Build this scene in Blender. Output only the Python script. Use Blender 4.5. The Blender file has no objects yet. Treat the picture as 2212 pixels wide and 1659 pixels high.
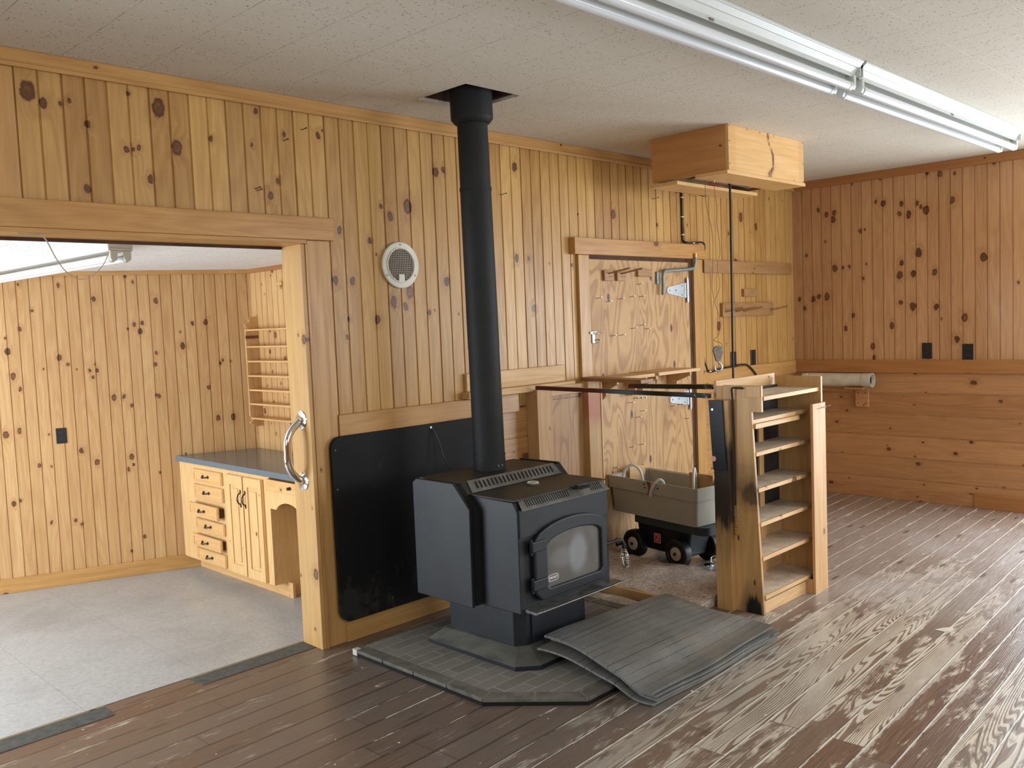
import bpy, bmesh, math, random
from mathutils import Vector, Matrix
random.seed(7)
PI = math.pi
SC = bpy.context.scene
COL = SC.collection

# ------------------------------------------------------------ camera
def cam_axes(yaw, pitch, roll):
    cy, sy, cp, sp = math.cos(yaw), math.sin(yaw), math.cos(pitch), math.sin(pitch)
    f = Vector((sy*cp, cy*cp, -sp)); r = Vector((cy, -sy, 0)); u = r.cross(f)
    cr, sr = math.cos(roll), math.sin(roll)
    return cr*r + sr*u, -sr*r + cr*u, f
cr_, cu_, cf_ = cam_axes(math.radians(45.23), math.radians(3.919), math.radians(-2.315))
cd = bpy.data.cameras.new('camera'); cam = bpy.data.objects.new('camera', cd); COL.objects.link(cam)
cd.sensor_width = 36; cd.lens = 36*1914.6/2212; cd.clip_start = 0.02
m = Matrix((cr_, cu_, -cf_)).transposed().to_4x4(); m.translation = Vector((-2.4168, -3.4244, 1.4395))
cam.matrix_world = m
SC.camera = cam

# ------------------------------------------------------------ world, exposure, daylight
SC.view_settings.view_transform = 'Standard'
try: SC.view_settings.look = 'None'
except Exception: pass
SC.view_settings.gamma = 1.0
SC.view_settings.use_curve_mapping = False
SC.view_settings.exposure = 0.0
W = bpy.data.worlds.new('world'); SC.world = W; W.use_nodes = True
W.node_tree.nodes['Background'].inputs[0].default_value = (0.75, 0.86, 1.0, 1)
W.node_tree.nodes['Background'].inputs[1].default_value = 1.0
def area(name, loc, direction, sx, sy, power, col):
    l = bpy.data.lights.new(name, 'AREA'); l.shape = 'RECTANGLE'; l.size = sx; l.size_y = sy
    l.energy = power; l.color = col
    o = bpy.data.objects.new(name, l); COL.objects.link(o)
    o.location = loc; o.rotation_euler = Vector(direction).to_track_quat('-Z', 'Y').to_euler()
    return o
# daylight entering by the windows: front wall, right wall, left room; plus two added fills
DAY = (0.93, 0.97, 1.0)
area('daylight_front_east', (2.9, -5.02, 1.45), (0, 1, -0.12), 1.9, 1.25, 76, DAY)
area('fill_front_west', (-1.3, -5.02, 1.5), (0.1, 1, -0.1), 2.2, 1.25, 50, DAY)  # added behind the camera for general fill light
area('daylight_right', (4.42, -2.75, 1.1), (-1, 0.12, -0.10), 1.85, 1.95, 118, (0.84, 0.92, 1.0))
area('fill_west', (-4.02, -2.2, 1.4), (1, 0.15, -0.1), 1.8, 1.2, 16, (1.0, 0.98, 0.94))  # weak added fill from the left, no window known there
area('daylight_left_room', (-3.60, 2.1, 0.80), (1, 0.12, 0.20), 2.3, 1.7, 195, (0.82, 0.92, 1.0))

# ------------------------------------------------------------ node helper
class NB:
    def __init__(s, name):
        s.m = bpy.data.materials.new(name); s.m.use_nodes = True
        s.t = s.m.node_tree; s.n = s.t.nodes; s.l = s.t.links
        s.bsdf = s.n['Principled BSDF']
        s.bsdf.inputs['Specular IOR Level'].default_value = 0.4
    def _in(s, sock, v):
        if v is None: return
        if hasattr(v, 'is_linked') or isinstance(v, bpy.types.NodeSocket): s.l.new(v, sock)
        else:
            if isinstance(v, (tuple, list)) and len(v) == 3 and sock.type == 'RGBA': v = (*v, 1)
            sock.default_value = v
    def math(s, op, a, b=None, c=None, clamp=False):
        n = s.n.new('ShaderNodeMath'); n.operation = op; n.use_clamp = clamp
        s._in(n.inputs[0], a); s._in(n.inputs[1], b); s._in(n.inputs[2], c); return n.outputs[0]
    def add(s, a, b): return s.math('ADD', a, b)
    def sub(s, a, b): return s.math('SUBTRACT', a, b)
    def mul(s, a, b): return s.math('MULTIPLY', a, b)
    def div(s, a, b): return s.math('DIVIDE', a, b)
    def mix(s, f, a, b, mode='MIX'):
        n = s.n.new('ShaderNodeMix'); n.data_type = 'RGBA'; n.blend_type = mode
        s._in(n.inputs[0], f); s._in(n.inputs[6], a); s._in(n.inputs[7], b); return n.outputs[2]
    def smooth(s, x, a, b, lo=0.0, hi=1.0):
        n = s.n.new('ShaderNodeMapRange'); n.interpolation_type = 'SMOOTHSTEP'
        s._in(n.inputs[0], x); n.inputs[1].default_value = a; n.inputs[2].default_value = b
        n.inputs[3].default_value = lo; n.inputs[4].default_value = hi; return n.outputs[0]
    def lin(s, x, a, b, lo=0.0, hi=1.0):
        n = s.n.new('ShaderNodeMapRange'); s._in(n.inputs[0], x)
        n.inputs[1].default_value = a; n.inputs[2].default_value = b
        n.inputs[3].default_value = lo; n.inputs[4].default_value = hi; return n.outputs[0]
    def noise(s, v, scale=1.0, detail=2.0, rough=0.5, dist=0.0):
        n = s.n.new('ShaderNodeTexNoise'); s._in(n.inputs['Vector'], v); n.inputs['Scale'].default_value = scale
        n.inputs['Detail'].default_value = detail; n.inputs['Roughness'].default_value = rough
        n.inputs['Distortion'].default_value = dist; return n.outputs[0]
    def white(s, v=None, w=None):
        n = s.n.new('ShaderNodeTexWhiteNoise')
        if w is not None: n.noise_dimensions = '1D'; s._in(n.inputs['W'], w)
        else: n.noise_dimensions = '3D'; s._in(n.inputs['Vector'], v)
        return n.outputs['Value'], n.outputs['Color']
    def comb(s, x=0.0, y=0.0, z=0.0):
        n = s.n.new('ShaderNodeCombineXYZ'); s._in(n.inputs[0], x); s._in(n.inputs[1], y); s._in(n.inputs[2], z); return n.outputs[0]
    def sep(s, v):
        n = s.n.new('ShaderNodeSeparateXYZ'); s._in(n.inputs[0], v); return n.outputs
    def vor(s, v, scale=1.0, rand=1.0, feature='F1'):
        n = s.n.new('ShaderNodeTexVoronoi'); n.feature = feature; s._in(n.inputs['Vector'], v)
        n.inputs['Scale'].default_value = scale; n.inputs['Randomness'].default_value = rand; return n
    def obj(s): 
        if not hasattr(s, '_tc'): s._tc = s.n.new('ShaderNodeTexCoord').outputs['Object']
        return s._tc
    def orand(s):
        if not hasattr(s, '_oi'): s._oi = s.n.new('ShaderNodeObjectInfo').outputs['Random']
        return s._oi
    def ramp(s, f, stops):
        n = s.n.new('ShaderNodeValToRGB'); s._in(n.inputs[0], f); e = n.color_ramp.elements
        while len(e) < len(stops): e.new(0.5)
        for i, (p, c) in enumerate(stops): e[i].position = p; e[i].color = (*c, 1)
        return n.outputs[0]
    def bump(s, h, strength=0.3, dist=0.002):
        n = s.n.new('ShaderNodeBump'); n.inputs['Strength'].default_value = strength
        n.inputs['Distance'].default_value = dist; s._in(n.inputs['Height'], h); s.l.new(n.outputs[0], s.bsdf.inputs['Normal'])
    def out(s, color=None, rough=None, metal=None, spec=None, coat=None):
        if color is not None: s._in(s.bsdf.inputs['Base Color'], color)
        if rough is not None: s._in(s.bsdf.inputs['Roughness'], rough)
        if metal is not None: s._in(s.bsdf.inputs['Metallic'], metal)
        if spec is not None: s._in(s.bsdf.inputs['Specular IOR Level'], spec)
        if coat is not None: s._in(s.bsdf.inputs['Coat Weight'], coat); s.bsdf.inputs['Coat Roughness'].default_value = 0.12
        return s.m

def plain(name, col, rough=0.5, metal=0.0, spec=0.4, mott=0.0, mscale=8.0, bumps=0.0):
    b = NB(name); c = col
    if mott:
        n = b.noise(b.obj(), mscale, 5, 0.6)
        c = b.mix(b.lin(n, 0.3, 0.7), tuple(x*(1-mott) for x in col), tuple(min(1, x*(1+mott)) for x in col))
    if bumps: b.bump(b.noise(b.obj(), mscale*12, 3), bumps, 0.001)
    return b.out(c, rough, metal, spec)

# knots of the boards: (across, height, radius)
KX=[(-1.327,2.323,0.0232),(-1.276,2.29,0.0139),(-1.22,2.295,0.0062),(-1.128,2.231,0.0109),(-1.144,1.995,0.0108),(-0.856,2.33,0.0242),(-0.792,2.187,0.0194),(-0.969,2.366,0.0064),(-0.993,2.159,0.0095),(-0.944,2.168,0.0079),(-0.966,2.161,0.0063),(-0.646,2.239,0.0082),(-0.436,2.376,0.0085),(-0.389,2.027,0.0118),(-0.464,2.235,0.0067),(-0.132,2.31,0.0123),(-0.042,1.896,0.0123),(-0.35,2.092,0.0085),(0.252,1.974,0.0146),(0.362,2.029,0.0223),(0.124,1.853,0.0107),(-0.081,1.666,0.0139),(0.014,1.663,0.0123),(0.145,1.48,0.0143),(0.594,1.668,0.0153),(0.551,2.213,0.0154),(0.602,2.229,0.0116),(0.35,1.61,0.0203),(0.249,1.566,0.0181),(0.318,1.544,0.0128),(1.985,2.085,0.0188),(2.219,2.5,0.0122),(-0.023,1.488,0.0087),(-0.033,1.407,0.0087),(3.504,2.15,0.023),(3.724,2.093,0.0177),(3.423,1.808,0.0255),(3.168,1.357,0.0219),(1.761,1.021,0.0158)]
KR=[(-0.116,1.883,0.0098),(-0.22,2.229,0.0112),(-0.346,2.191,0.0153),(-0.341,2.14,0.0167),(-0.289,2.186,0.0139),(-0.552,2.028,0.011),(-0.585,2.039,0.0068),(-0.672,2.237,0.0096),(-0.728,2.216,0.015),(-0.911,2.115,0.0189),(-0.846,2.126,0.0108),(-1.035,2.133,0.0201),(-0.998,2.159,0.0107),(-1.214,2.181,0.016),(-0.98,1.83,0.0201),(-1.415,1.763,0.021),(-0.347,1.764,0.018),(-0.41,1.765,0.0097),(-0.463,1.77,0.0096),(-0.571,1.67,0.0096),(-0.841,1.679,0.0189),(-0.941,1.683,0.0161),(-1.091,1.681,0.016),(-0.169,1.536,0.0168),(-0.279,1.548,0.0194),(-0.213,1.552,0.0139),(-0.093,1.465,0.0126),(-0.847,1.476,0.0121),(-0.937,1.442,0.0201),(-1.102,1.435,0.0146),(-0.779,1.307,0.0162),(-0.487,1.393,0.0123),(-0.426,1.296,0.0124),(-1.29,1.353,0.0185),(-1.239,1.198,0.0172),(-0.646,1.07,0.0123),(-0.054,1.535,0.0127),(-1.129,2.377,0.0134),(-1.042,2.402,0.0135),(-1.227,2.366,0.0093),(-1.483,2.405,0.0119)]
KF=[(0.27,1.867,0.0075),(0.53,1.854,0.0096),(0.763,1.746,0.0138),(0.986,1.912,0.0096),(1.196,1.726,0.0159),(0.26,1.542,0.0106),(0.171,1.383,0.0181),(0.193,1.199,0.016),(0.503,1.32,0.0159),(0.555,1.269,0.0096),(0.232,1.104,0.0106),(0.699,1.213,0.0096),(0.752,1.21,0.0106),(0.717,1.158,0.0096),(0.854,0.995,0.0159),(0.923,1.001,0.0106),(0.973,0.928,0.0106),(1.031,1.545,0.0106),(1.088,1.558,0.0106),(1.452,1.541,0.0107),(1.55,1.545,0.0149),(1.37,1.367,0.017),(1.174,1.321,0.0085),(1.642,1.219,0.0107),(1.664,1.243,0.0085),(1.542,1.027,0.0107),(1.601,0.784,0.015),(1.716,0.778,0.0172),(1.155,0.995,0.0085),(0.206,0.799,0.0139),(0.204,0.799,0.0117),(0.346,1.674,0.0085),(0.984,1.513,0.0064),(1.041,1.869,0.0064),(0.605,0.614,0.0128),(0.133,0.265,0.0129),(0.921,0.436,0.0096),(1.141,0.387,0.0086),(0.368,0.099,0.0097),(0.53,0.09,0.0097),(0.569,0.053,0.0086),(0.956,0.473,0.0086),(1.0,-0.097,0.0087)]

def pine(name, across, along, w=0.0793, phase=0.0, knots=1.0, c1=(.56,.335,.115), c2=(.32,.155,.045), cw=1, ck=(.10,.04,.018),
         rough=0.33, tint=0.34, cell=(0.115, 0.30), fig=1.0, kr=(0.004, 0.017), stain=0.0, fixk=None):
    """knotty pine; across / along are axes 0,1,2 of the object's own coordinates"""
    b = NB(name); p = b.sep(b.obj()); u = p[across]; v = p[along]; d = p[3-across-along]
    v = b.add(v, b.mul(b.orand(), 7.3))
    bi = b.math('FLOOR', b.div(b.sub(u, phase), w)) if w else b.math('FLOOR', b.mul(b.orand(), 50.0))
    r1, rc = b.white(w=b.add(bi, b.mul(b.orand(), 31.0)))
    rc = b.sep(rc)
    vo = b.add(v, b.mul(r1, 9.0))
    # knots, one candidate per cell
    cu, cv = cell
    vn = b.vor(b.comb(b.div(u, cu), b.div(v, cv), 0.0)); vn.voronoi_dimensions = '2D'
    pp = b.sep(vn.outputs['Position']); kc = b.sep(vn.outputs['Color'])
    du = b.sub(u, b.mul(pp[0], cu)); dv = b.sub(v, b.mul(pp[1], cv))
    dist = b.math('SQRT', b.add(b.mul(du, du), b.mul(b.mul(dv, dv), 0.5)))
    wob = b.noise(b.comb(b.mul(u, 60.0), b.mul(v, 60.0), 0.0), 1.0, 2)
    dist = b.mul(dist, b.lin(wob, 0, 1, 0.75, 1.25))
    # radius per cell; some cells have none
    rad = b.math('MAXIMUM', b.lin(b.math('POWER', kc[0], 2.2), 0.0, 1.0, kr[0], kr[1]), 0.0)
    has = b.math('LESS_THAN', kc[1], 0.62*knots)
    q = b.div(dist, rad)
    if fixk:
        q = b.add(q, b.mul(b.sub(1.0, has), 50.0)); has = 1.0
        wn_ = b.n.new('ShaderNodeTexNoise'); b.l.new(b.obj(), wn_.inputs['Vector']); wn_.inputs['Scale'].default_value = 22.0
        ws = b.sep(wn_.outputs['Color'])
        uu = b.add(u, b.mul(b.sub(ws[0], .5), .022)); vv = b.add(p[along], b.mul(b.sub(ws[1], .5), .026)); vv = b.add(vv, b.mul(b.sub(rc[2], .5), b.mul(0.0, u)))
        pv = b.comb(uu, b.mul(vv, .70), 0.0); wv_ = b.lin(wob, 0, 1, 0.8, 1.2)
        for (ku, kv, kr_) in fixk:
            n = b.n.new('ShaderNodeVectorMath'); n.operation = 'DISTANCE'; b.l.new(pv, n.inputs[0]); n.inputs[1].default_value = (ku, kv*.70, 0.0)
            q = b.math('MINIMUM', q, b.div(n.outputs['Value'], kr_))
        q = b.mul(q, wv_)
    km = b.mul(b.smooth(q, 1.15, 0.85), has)
    rim = b.mul(b.mul(b.smooth(q, 1.25, 0.95), b.smooth(q, 0.55, 0.9)), has)
    halo = b.mul(b.smooth(q, 3.6, 0.8), has)
    # grain
    g = b.add(b.mul(u, 55.0), b.mul(halo, 1.7))
    gx = b.comb(g, b.mul(d, 40.0), b.mul(vo, 2.2))
    n1 = b.noise(gx, 1.0, 4, 0.6)
    n2 = b.noise(b.comb(b.mul(u, 420.0), b.mul(d, 300.0), b.mul(vo, 9.0)), 1.0, 2, 0.6)
    n3 = b.noise(b.comb(b.mul(u, 9.0), b.mul(d, 9.0), b.mul(vo, 1.1)), 1.0, 1)
    wv = b.math('SINE', b.add(b.mul(n3, 55.0*fig), b.mul(halo, 6.0)))
    big = b.noise(b.comb(b.mul(u, 2.0), b.mul(d, 2.0), b.mul(v, 2.0)), 1.0, 1)
    f = b.add(b.mul(b.lin(n1, 0.32, 0.68), 0.50), b.mul(b.lin(wv, -1, 1), 0.26))
    f = b.add(f, b.mul(b.lin(n2, 0.35, 0.65), 0.20))
    f = b.add(f, b.mul(b.sub(rc[0], 0.5), tint*2.0))
    f = b.add(f, b.mul(b.sub(big, 0.5), 0.45))
    f = b.math('MAXIMUM', b.math('MINIMUM', f, 1.2), -0.1)
    col = b.mix(f, c1, c2)
    col = b.mix(b.mul(rc[1], tint), col, (.36,.19,.075))
    col = b.mix(b.mul(halo, 0.30), col, (c2[0]*.75, c2[1]*.6, c2[2]*.5))
    kin = b.mix(b.lin(b.math('SINE', b.mul(q, 11.0)), -1, 1), (c2[0]*.62, c2[1]*.52, c2[2]*.50), (c2[0]*.38, c2[1]*.27, c2[2]*.25))
    kin = b.mix(b.lin(b.noise(b.obj(), 9.0, 1), .35, .65), kin, (c2[0]*.26, c2[1]*.22, c2[2]*.25))
    col = b.mix(km, col, kin); col = b.mix(rim, col, ck)
    if stain:
        sn = b.noise(b.obj(), 5.0, 4, 0.65)
        col = b.mix(b.mul(b.smooth(sn, 0.5, 0.72), stain), col, (.12,.08,.05))
    b.bump(b.add(n2, b.mul(km, 1.0)), 0.12, 0.001)
    return b.out(col, b.lin(n1, 0.2, 0.8, rough-0.06, rough+0.1), 0.0, 0.4)

M = {}
M['wallv_x'] = pine('pine wall boards', 0, 2, 0.1586, -0.1, 0.30, fixk=KX, c1=(.60,.365,.122), c2=(.36,.182,.050), cell=(0.125, 0.27), tint=.30)
M['wallv_y'] = pine('varnished pine boards right wall', 1, 2, 0.0797, -0.082, .22, fixk=KR, c1=(.56,.32,.155), c2=(.38,.19,.082), tint=.2, cell=(0.105, 0.21), rough=.15, kr=(0.005, 0.018))
M['wallh_x'] = pine('pine wainscot', 2, 0, 0.165, 0.15, 0.9, c1=(.56,.325,.12), c2=(.35,.17,.055), tint=.3, cell=(0.10, 0.22))
M['wallh_y'] = pine('pine wainscot right', 2, 1, 0.1625, 0.154, 0.9, c1=(.50,.255,.11), c2=(.32,.145,.055), tint=.3, cell=(0.10, 0.30), rough=.28)
M['far'] = pine('pine boards left room', 0, 2, 0.0815, 0.01, .25, fixk=KF, c1=(.61,.385,.18), c2=(.43,.225,.085), tint=.16, cell=(0.12, 0.24), kr=(0.005, 0.018))
M['farside'] = pine('pine boards left room side', 1, 2, 0.0815, 0.0, 1.15, c1=(.72,.47,.22), c2=(.52,.28,.11), tint=.16, cell=(0.115, 0.20))
M['trim_x'] = pine('pine trim', 2, 0, 0, 0, 0.35, c1=(.56,.32,.11), c2=(.37,.18,.052), tint=.06, cell=(0.12, 0.5), fig=.5)
M['trim_y'] = pine('pine trim dark', 2, 1, 0, 0, 0.35, c1=(.42,.19,.062), c2=(.30,.12,.036), tint=.05, cell=(0.12, 0.5), fig=.5)
M['trim_z'] = pine('pine casing', 0, 2, 0, 0, 0.45, c1=(.57,.335,.12), c2=(.38,.19,.06), tint=.06, cell=(0.12, 0.4), fig=.6)
M['jamb'] = pine('pine jamb', 1, 2, 0, 0, 0.6, c1=(.60,.37,.14), c2=(.44,.235,.075), tint=.05, cell=(0.10, 0.28), fig=.6)
M['header'] = pine('pine header', 2, 0, 0, 0, 0.15, c1=(.56,.31,.10), c2=(.36,.165,.045), tint=.04, cell=(0.12, 0.7), fig=.9)
M['boardz'] = pine('rough pine board', 0, 2, 0, 0, 0.5, c1=(.62,.38,.17), c2=(.45,.24,.09), tint=.06, cell=(0.10, 0.3), rough=.5)
M['boardzy'] = pine('shelf unit side board', 1, 2, 0, 0, 0.5, c1=(.60,.37,.15), c2=(.44,.24,.085), tint=.05, cell=(0.11, 0.3), rough=.42)
M['boardx'] = pine('light pine shelf board', 2, 0, 0, 0, 0.5, c1=(.70,.47,.24), c2=(.52,.31,.13), tint=.06, cell=(0.10, 0.3), rough=.5)
M['boardy2'] = pine('tan plank', 2, 1, 0, 0, 0.3, c1=(.62,.40,.19), c2=(.45,.25,.10), tint=.05, cell=(0.10, 0.3), rough=.5)
M['boardy'] = pine('dark pine board', 0, 1, 0, 0, 0.5, c1=(.34,.19,.09), c2=(.22,.11,.045), tint=.06, cell=(0.10, 0.3), rough=.5)
M['brownx'] = pine('aged brown pine', 2, 0, 0, 0, 0.2, c1=(.42,.24,.10), c2=(.27,.13,.045), tint=.06, rough=.45)
M['cab'] = pine('cabinet pine', 1, 2, 0, 0, 0.6, c1=(.80,.54,.26), c2=(.63,.37,.15), tint=.05, cell=(0.16, 0.34), rough=.35, kr=(0.003,0.010))
M['cabh'] = pine('cabinet drawer pine', 2, 1, 0, 0, 0.35, c1=(.76,.48,.22), c2=(.60,.34,.13), tint=.07, cell=(0.10, 0.30), rough=.35, kr=(0.003,0.008))
def boxfront():
    b = NB('ceiling box front with bark streak'); p = b.sep(b.obj()); u, v = p[0], p[2]
    n = b.noise(b.comb(b.mul(u, 2.2), 0.0, b.mul(v, 55.0)), 1.0, 4, .6); n2 = b.noise(b.comb(b.mul(u, 26.0), 3.0, b.mul(v, 14.0)), 1.0, 4, .7)
    col = b.mix(b.lin(n, .3, .7), (.74,.48,.22), (.60,.345,.125))
    band = b.math('MAXIMUM', b.smooth(u, -.33, -.36), b.smooth(u, .37, .385)); col = b.mix(b.mul(band, .35), col, (.52,.28,.085))
    c = b.add(.012, b.add(b.mul(b.smooth(v, .235, .135), .055), b.mul(b.smooth(v, .085, .03), -.045)))
    w_ = b.add(.012, b.add(b.mul(b.smooth(v, .10, .03), .012), b.mul(b.sub(n2, .5), .035)))
    d = b.div(b.math('ABSOLUTE', b.sub(u, c)), w_)
    col = b.mix(b.mul(b.smooth(d, 2.4, .6), .35), col, (.40,.19,.07)); col = b.mix(b.mul(b.smooth(d, 1.1, .5), b.smooth(n2, .40, .52)), col, (.17,.075,.035))
    return b.out(col, .35)
M['boxfront'] = boxfront()
M['boxx'] = pine('ceiling box pine', 2, 0, 0, 0, 0.0, c1=(.74,.47,.21), c2=(.60,.34,.12), tint=.0, fig=.5)
M['boxy'] = pine('ceiling box pine shaded side', 2, 1, 0, 0, 0.2, c1=(.56,.28,.10), c2=(.42,.19,.06), tint=.0, fig=.5)  # darker copy of the box pine, side shade put into the colour

def ply(name, c1, c2, ax=0):
    b = NB(name); p = b.sep(b.obj()); u = p[ax]; v = p[2]
    n = b.noise(b.comb(b.mul(u, 4.2), 0.0, b.mul(v, 1.1)), 1.0, 2, 0.5, 0.4)
    ring = b.math('SINE', b.mul(n, 95.0))
    fine = b.noise(b.comb(b.mul(u, 260.0), 0.0, b.mul(v, 9.0)), 1.0, 3, 0.6)
    pat = b.noise(b.comb(b.mul(u, 3.0), 0.0, b.mul(v, 3.0)), 1.0, 3)
    f = b.add(b.mul(b.smooth(ring, -0.2, 1.0), 0.55), b.mul(b.lin(fine, .3, .7), 0.35))
    col = b.mix(f, c1, c2); col = b.mix(b.mul(b.smooth(pat, .5, .7), .45), col, (c2[0]*.8, c2[1]*.75, c2[2]*.7))
    vn = b.vor(b.comb(b.mul(u, 4.6), b.mul(v, 2.3), 0.0)); vn.voronoi_dimensions = '2D'
    col = b.mix(b.mul(b.smooth(vn.outputs['Distance'], .075, .045), b.math('LESS_THAN', b.sep(vn.outputs['Color'])[0], .6)), col, (.10,.05,.03))
    b.bump(fine, 0.15, 0.001)
    return b.out(col, 0.5)
M['ply'] = ply('fir plywood door', (.56,.35,.15), (.31,.155,.058))
M['plyd'] = ply('plywood panel', (.52,.31,.14), (.30,.15,.06))

# ceiling tiles
def ceiling_mat(name, c=(.62,.60,.53), grid=True):
    b = NB(name); p = b.sep(b.obj()); x, y = p[0], p[1]
    pit = b.vor(b.obj(), 75.0); pc = b.sep(pit.outputs['Color'])
    dots = b.mul(b.smooth(pit.outputs['Distance'], 0.36, 0.20), b.math('LESS_THAN', pc[0], 0.20))
    grit = b.noise(b.obj(), 170.0, 3, 0.7); soft = b.noise(b.obj(), 1.6, 3, 0.6)
    col = b.mix(b.lin(grit, 0.35, 0.65), tuple(v*.90 for v in c), tuple(min(1, v*1.05) for v in c))
    col = b.mix(b.mul(b.smooth(soft, 0.4, 0.75), 0.3), col, (c[0]*.86, c[1]*.82, c[2]*.76))
    if grid:
        gy = b.math('ABSOLUTE', b.sub(b.math('FRACT', b.div(b.add(y, 0.345+0.152), 0.3048)), 0.5))
        gx = b.math('ABSOLUTE', b.sub(b.math('FRACT', b.div(b.add(x, 0.65+0.14), 0.28)), 0.5))
        wob = b.noise(b.obj(), 40.0, 2)
        ly = b.smooth(gy, 0.009, 0.003); lx = b.smooth(gx, 0.009, 0.002)
        col = b.mix(b.mul(ly, b.smooth(wob, .35, .55)), col, (.80,.74,.66))
        col = b.mix(b.mul(lx, b.lin(b.smooth(b.noise(b.obj(), 9.0, 2), .42, .62), 0, 1, .3, .9)), col, (.34,.27,.21))
        dy = b.smooth(b.math('ABSOLUTE', b.sub(gy, 0.009)), .005, .0)
        col = b.mix(b.mul(dy, 0.18), col, (.34,.28,.22))
    col = b.mix(b.mul(dots, .75), col, (.25,.19,.14))
    b.bump(b.sub(grit, b.mul(dots, 1.5)), 0.35, 0.003)
    return b.out(col, 0.85, 0, 0.2)
M['ceil'] = ceiling_mat('fibre ceiling tile', (.66,.62,.53))
M['ceil2'] = ceiling_mat('left room ceiling', (.90,.92,.93))

# plank floor, worn paint on raised grain
def floor_mat():
    b = NB('worn painted plank floor'); p = b.sep(b.obj()); x0, y0 = p[0], p[1]
    a = math.radians(2.6); ca, sa = math.cos(a), math.sin(a)
    al = b.add(b.mul(x0, ca), b.mul(y0, sa)); ac = b.sub(b.mul(y0, ca), b.mul(x0, sa))
    w = 0.112
    pi_ = b.math('FLOOR', b.div(ac, w)); r1, rc = b.white(w=pi_)
    la = b.add(b.div(al, 2.3), b.mul(r1, 5.0)); li = b.math('FLOOR', la)
    r2, rc2 = b.white(v=b.comb(pi_, li, 3.0)); rc2 = b.sep(rc2)
    fa = b.math('FRACT', b.div(ac, w)); edge = b.mul(b.math('MINIMUM', fa, b.sub(1.0, fa)), w)
    fl = b.math('FRACT', la); eend = b.mul(b.math('MINIMUM', fl, b.sub(1.0, fl)), 2.3)
    off = b.mul(r2, 17.0)
    n = b.noise(b.comb(b.mul(ac, 8.0), b.mul(al, 0.50), off), 1.0, 1.6, 0.40, 0.12)
    ring = b.math('SINE', b.add(b.mul(n, 250.0), b.mul(ac, 330.0)))
    fine = b.noise(b.comb(b.mul(ac, 190.0), b.mul(al, 6.0), off), 1.0, 3, 0.65)
    # where the dark finish is worn through to pale wood / old cream paint
    wn = b.noise(b.comb(b.mul(al, .9), b.mul(ac, 1.5), 4.0), 1.0, 3, 0.6)
    wl = b.noise(b.comb(b.mul(al, 4.5), b.mul(ac, 16.0), 1.0), 1.0, 4, 0.7)
    dx = b.sub(x0, .95); dy = b.add(y0, 2.05)
    dd = b.math('SQRT', b.add(b.mul(b.mul(dx, dx), .42), b.mul(dy, dy)))
    worn = b.add(b.smooth(dd, 1.5, 0.2, -.25, .85), b.mul(b.sub(wn, .5), 1.9))
    worn = b.add(worn, b.mul(b.sub(wl, .5), 2.9))
    worn = b.add(worn, b.mul(b.sub(rc2[0], .5), .9)); worn = b.add(worn, b.mul(b.smooth(edge, .020, .0), b.smooth(x0, -.4, .8, .10, .55)))
    wm = b.smooth(worn, 0.40, 0.80)
    brown = b.mix(b.lin(fine, .3, .7), (.100,.050,.027), (.215,.120,.068))
    brown = b.mix(b.mul(rc2[1], .55), brown, (.22,.17,.13))
    cream = b.mix(b.lin(wn, .3, .7), (.70,.63,.51), (.52,.475,.395))
    ridge = b.mix(b.lin(fine, .3, .7), (.16,.105,.07), (.31,.22,.15))
    brk = b.noise(b.comb(b.mul(al, 2.2), b.mul(ac, 8.0), 7.0), 1.0, 4, .65)
    rth = b.math('SUBTRACT', ring, b.mul(b.sub(brk, .5), 5.0))
    paint = b.mix(b.smooth(rth, .0, .6), cream, ridge)
    rough_worn = b.mul(wm, b.smooth(b.add(wl, b.mul(fine, .35)), .38, .66))
    rough_worn = b.math('MAXIMUM', rough_worn, b.mul(wm, .35))
    col = b.mix(wm, brown, paint)
    fleck = b.smooth(b.add(wl, b.mul(fine, .4)), .80, .92)
    col = b.mix(b.mul(fleck, .8), col, cream)
    # dust and soot spread round the hearth, window glare on the right floor painted as pale grey
    ex = b.sub(x0, 0.25); ey = b.add(y0, 0.75)
    ed = b.math('SQRT', b.add(b.mul(b.mul(ex, ex), .8), b.mul(b.mul(ey, ey), .9)))
    soot = b.mul(b.smooth(ed, 1.45, .65), b.lin(b.noise(b.obj(), 2.5, 4, .6), .3, .7, .55, 1.0))
    col = b.mix(b.mul(soot, .75), col, (.115,.105,.095))
    gd = b.smooth(b.noise(b.comb(b.mul(x0, .55), b.mul(y0, .8), 9.0), 1.0, 3, .6), .42, .62)
    glare = b.mul(b.mul(b.smooth(x0, 1.3, 2.2), b.smooth(x0, 4.0, 3.2, .25, 1.0)), b.lin(gd, 0, 1, .45, 1.0))
    col = b.mix(b.mul(glare, .8), col, b.mix(b.lin(fine, .3, .7), (.36,.325,.305), (.56,.525,.50)))
    # seams: filled pale in the worn part, dark elsewhere
    seam = b.smooth(edge, .0044, .0018); send = b.smooth(eend, .003, .001)
    pale = b.math('MAXIMUM', b.smooth(worn, .1, .4), b.mul(b.smooth(x0, .6, 1.6), .9))
    sw = b.noise(b.comb(b.mul(al, 7.0), b.mul(pi_, 3.0), 0.0), 1.0, 3, .6)
    pale = b.mul(pale, b.smooth(sw, .3, .5))
    col = b.mix(b.mul(seam, .85), col, b.mix(pale, (.035,.025,.02), (.78,.73,.64)))
    dseam = b.mul(b.mul(b.smooth(b.math('ABSOLUTE', b.sub(b.mul(fa, w), .0062)), .0022, .0010), b.lin(b.smooth(sw, .66, .42), 0, 1, .35, 1.0)), .85)
    col = b.mix(dseam, col, (.04,.03,.025)); col = b.mix(b.mul(send, .8), col, (.05,.035,.028))
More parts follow.
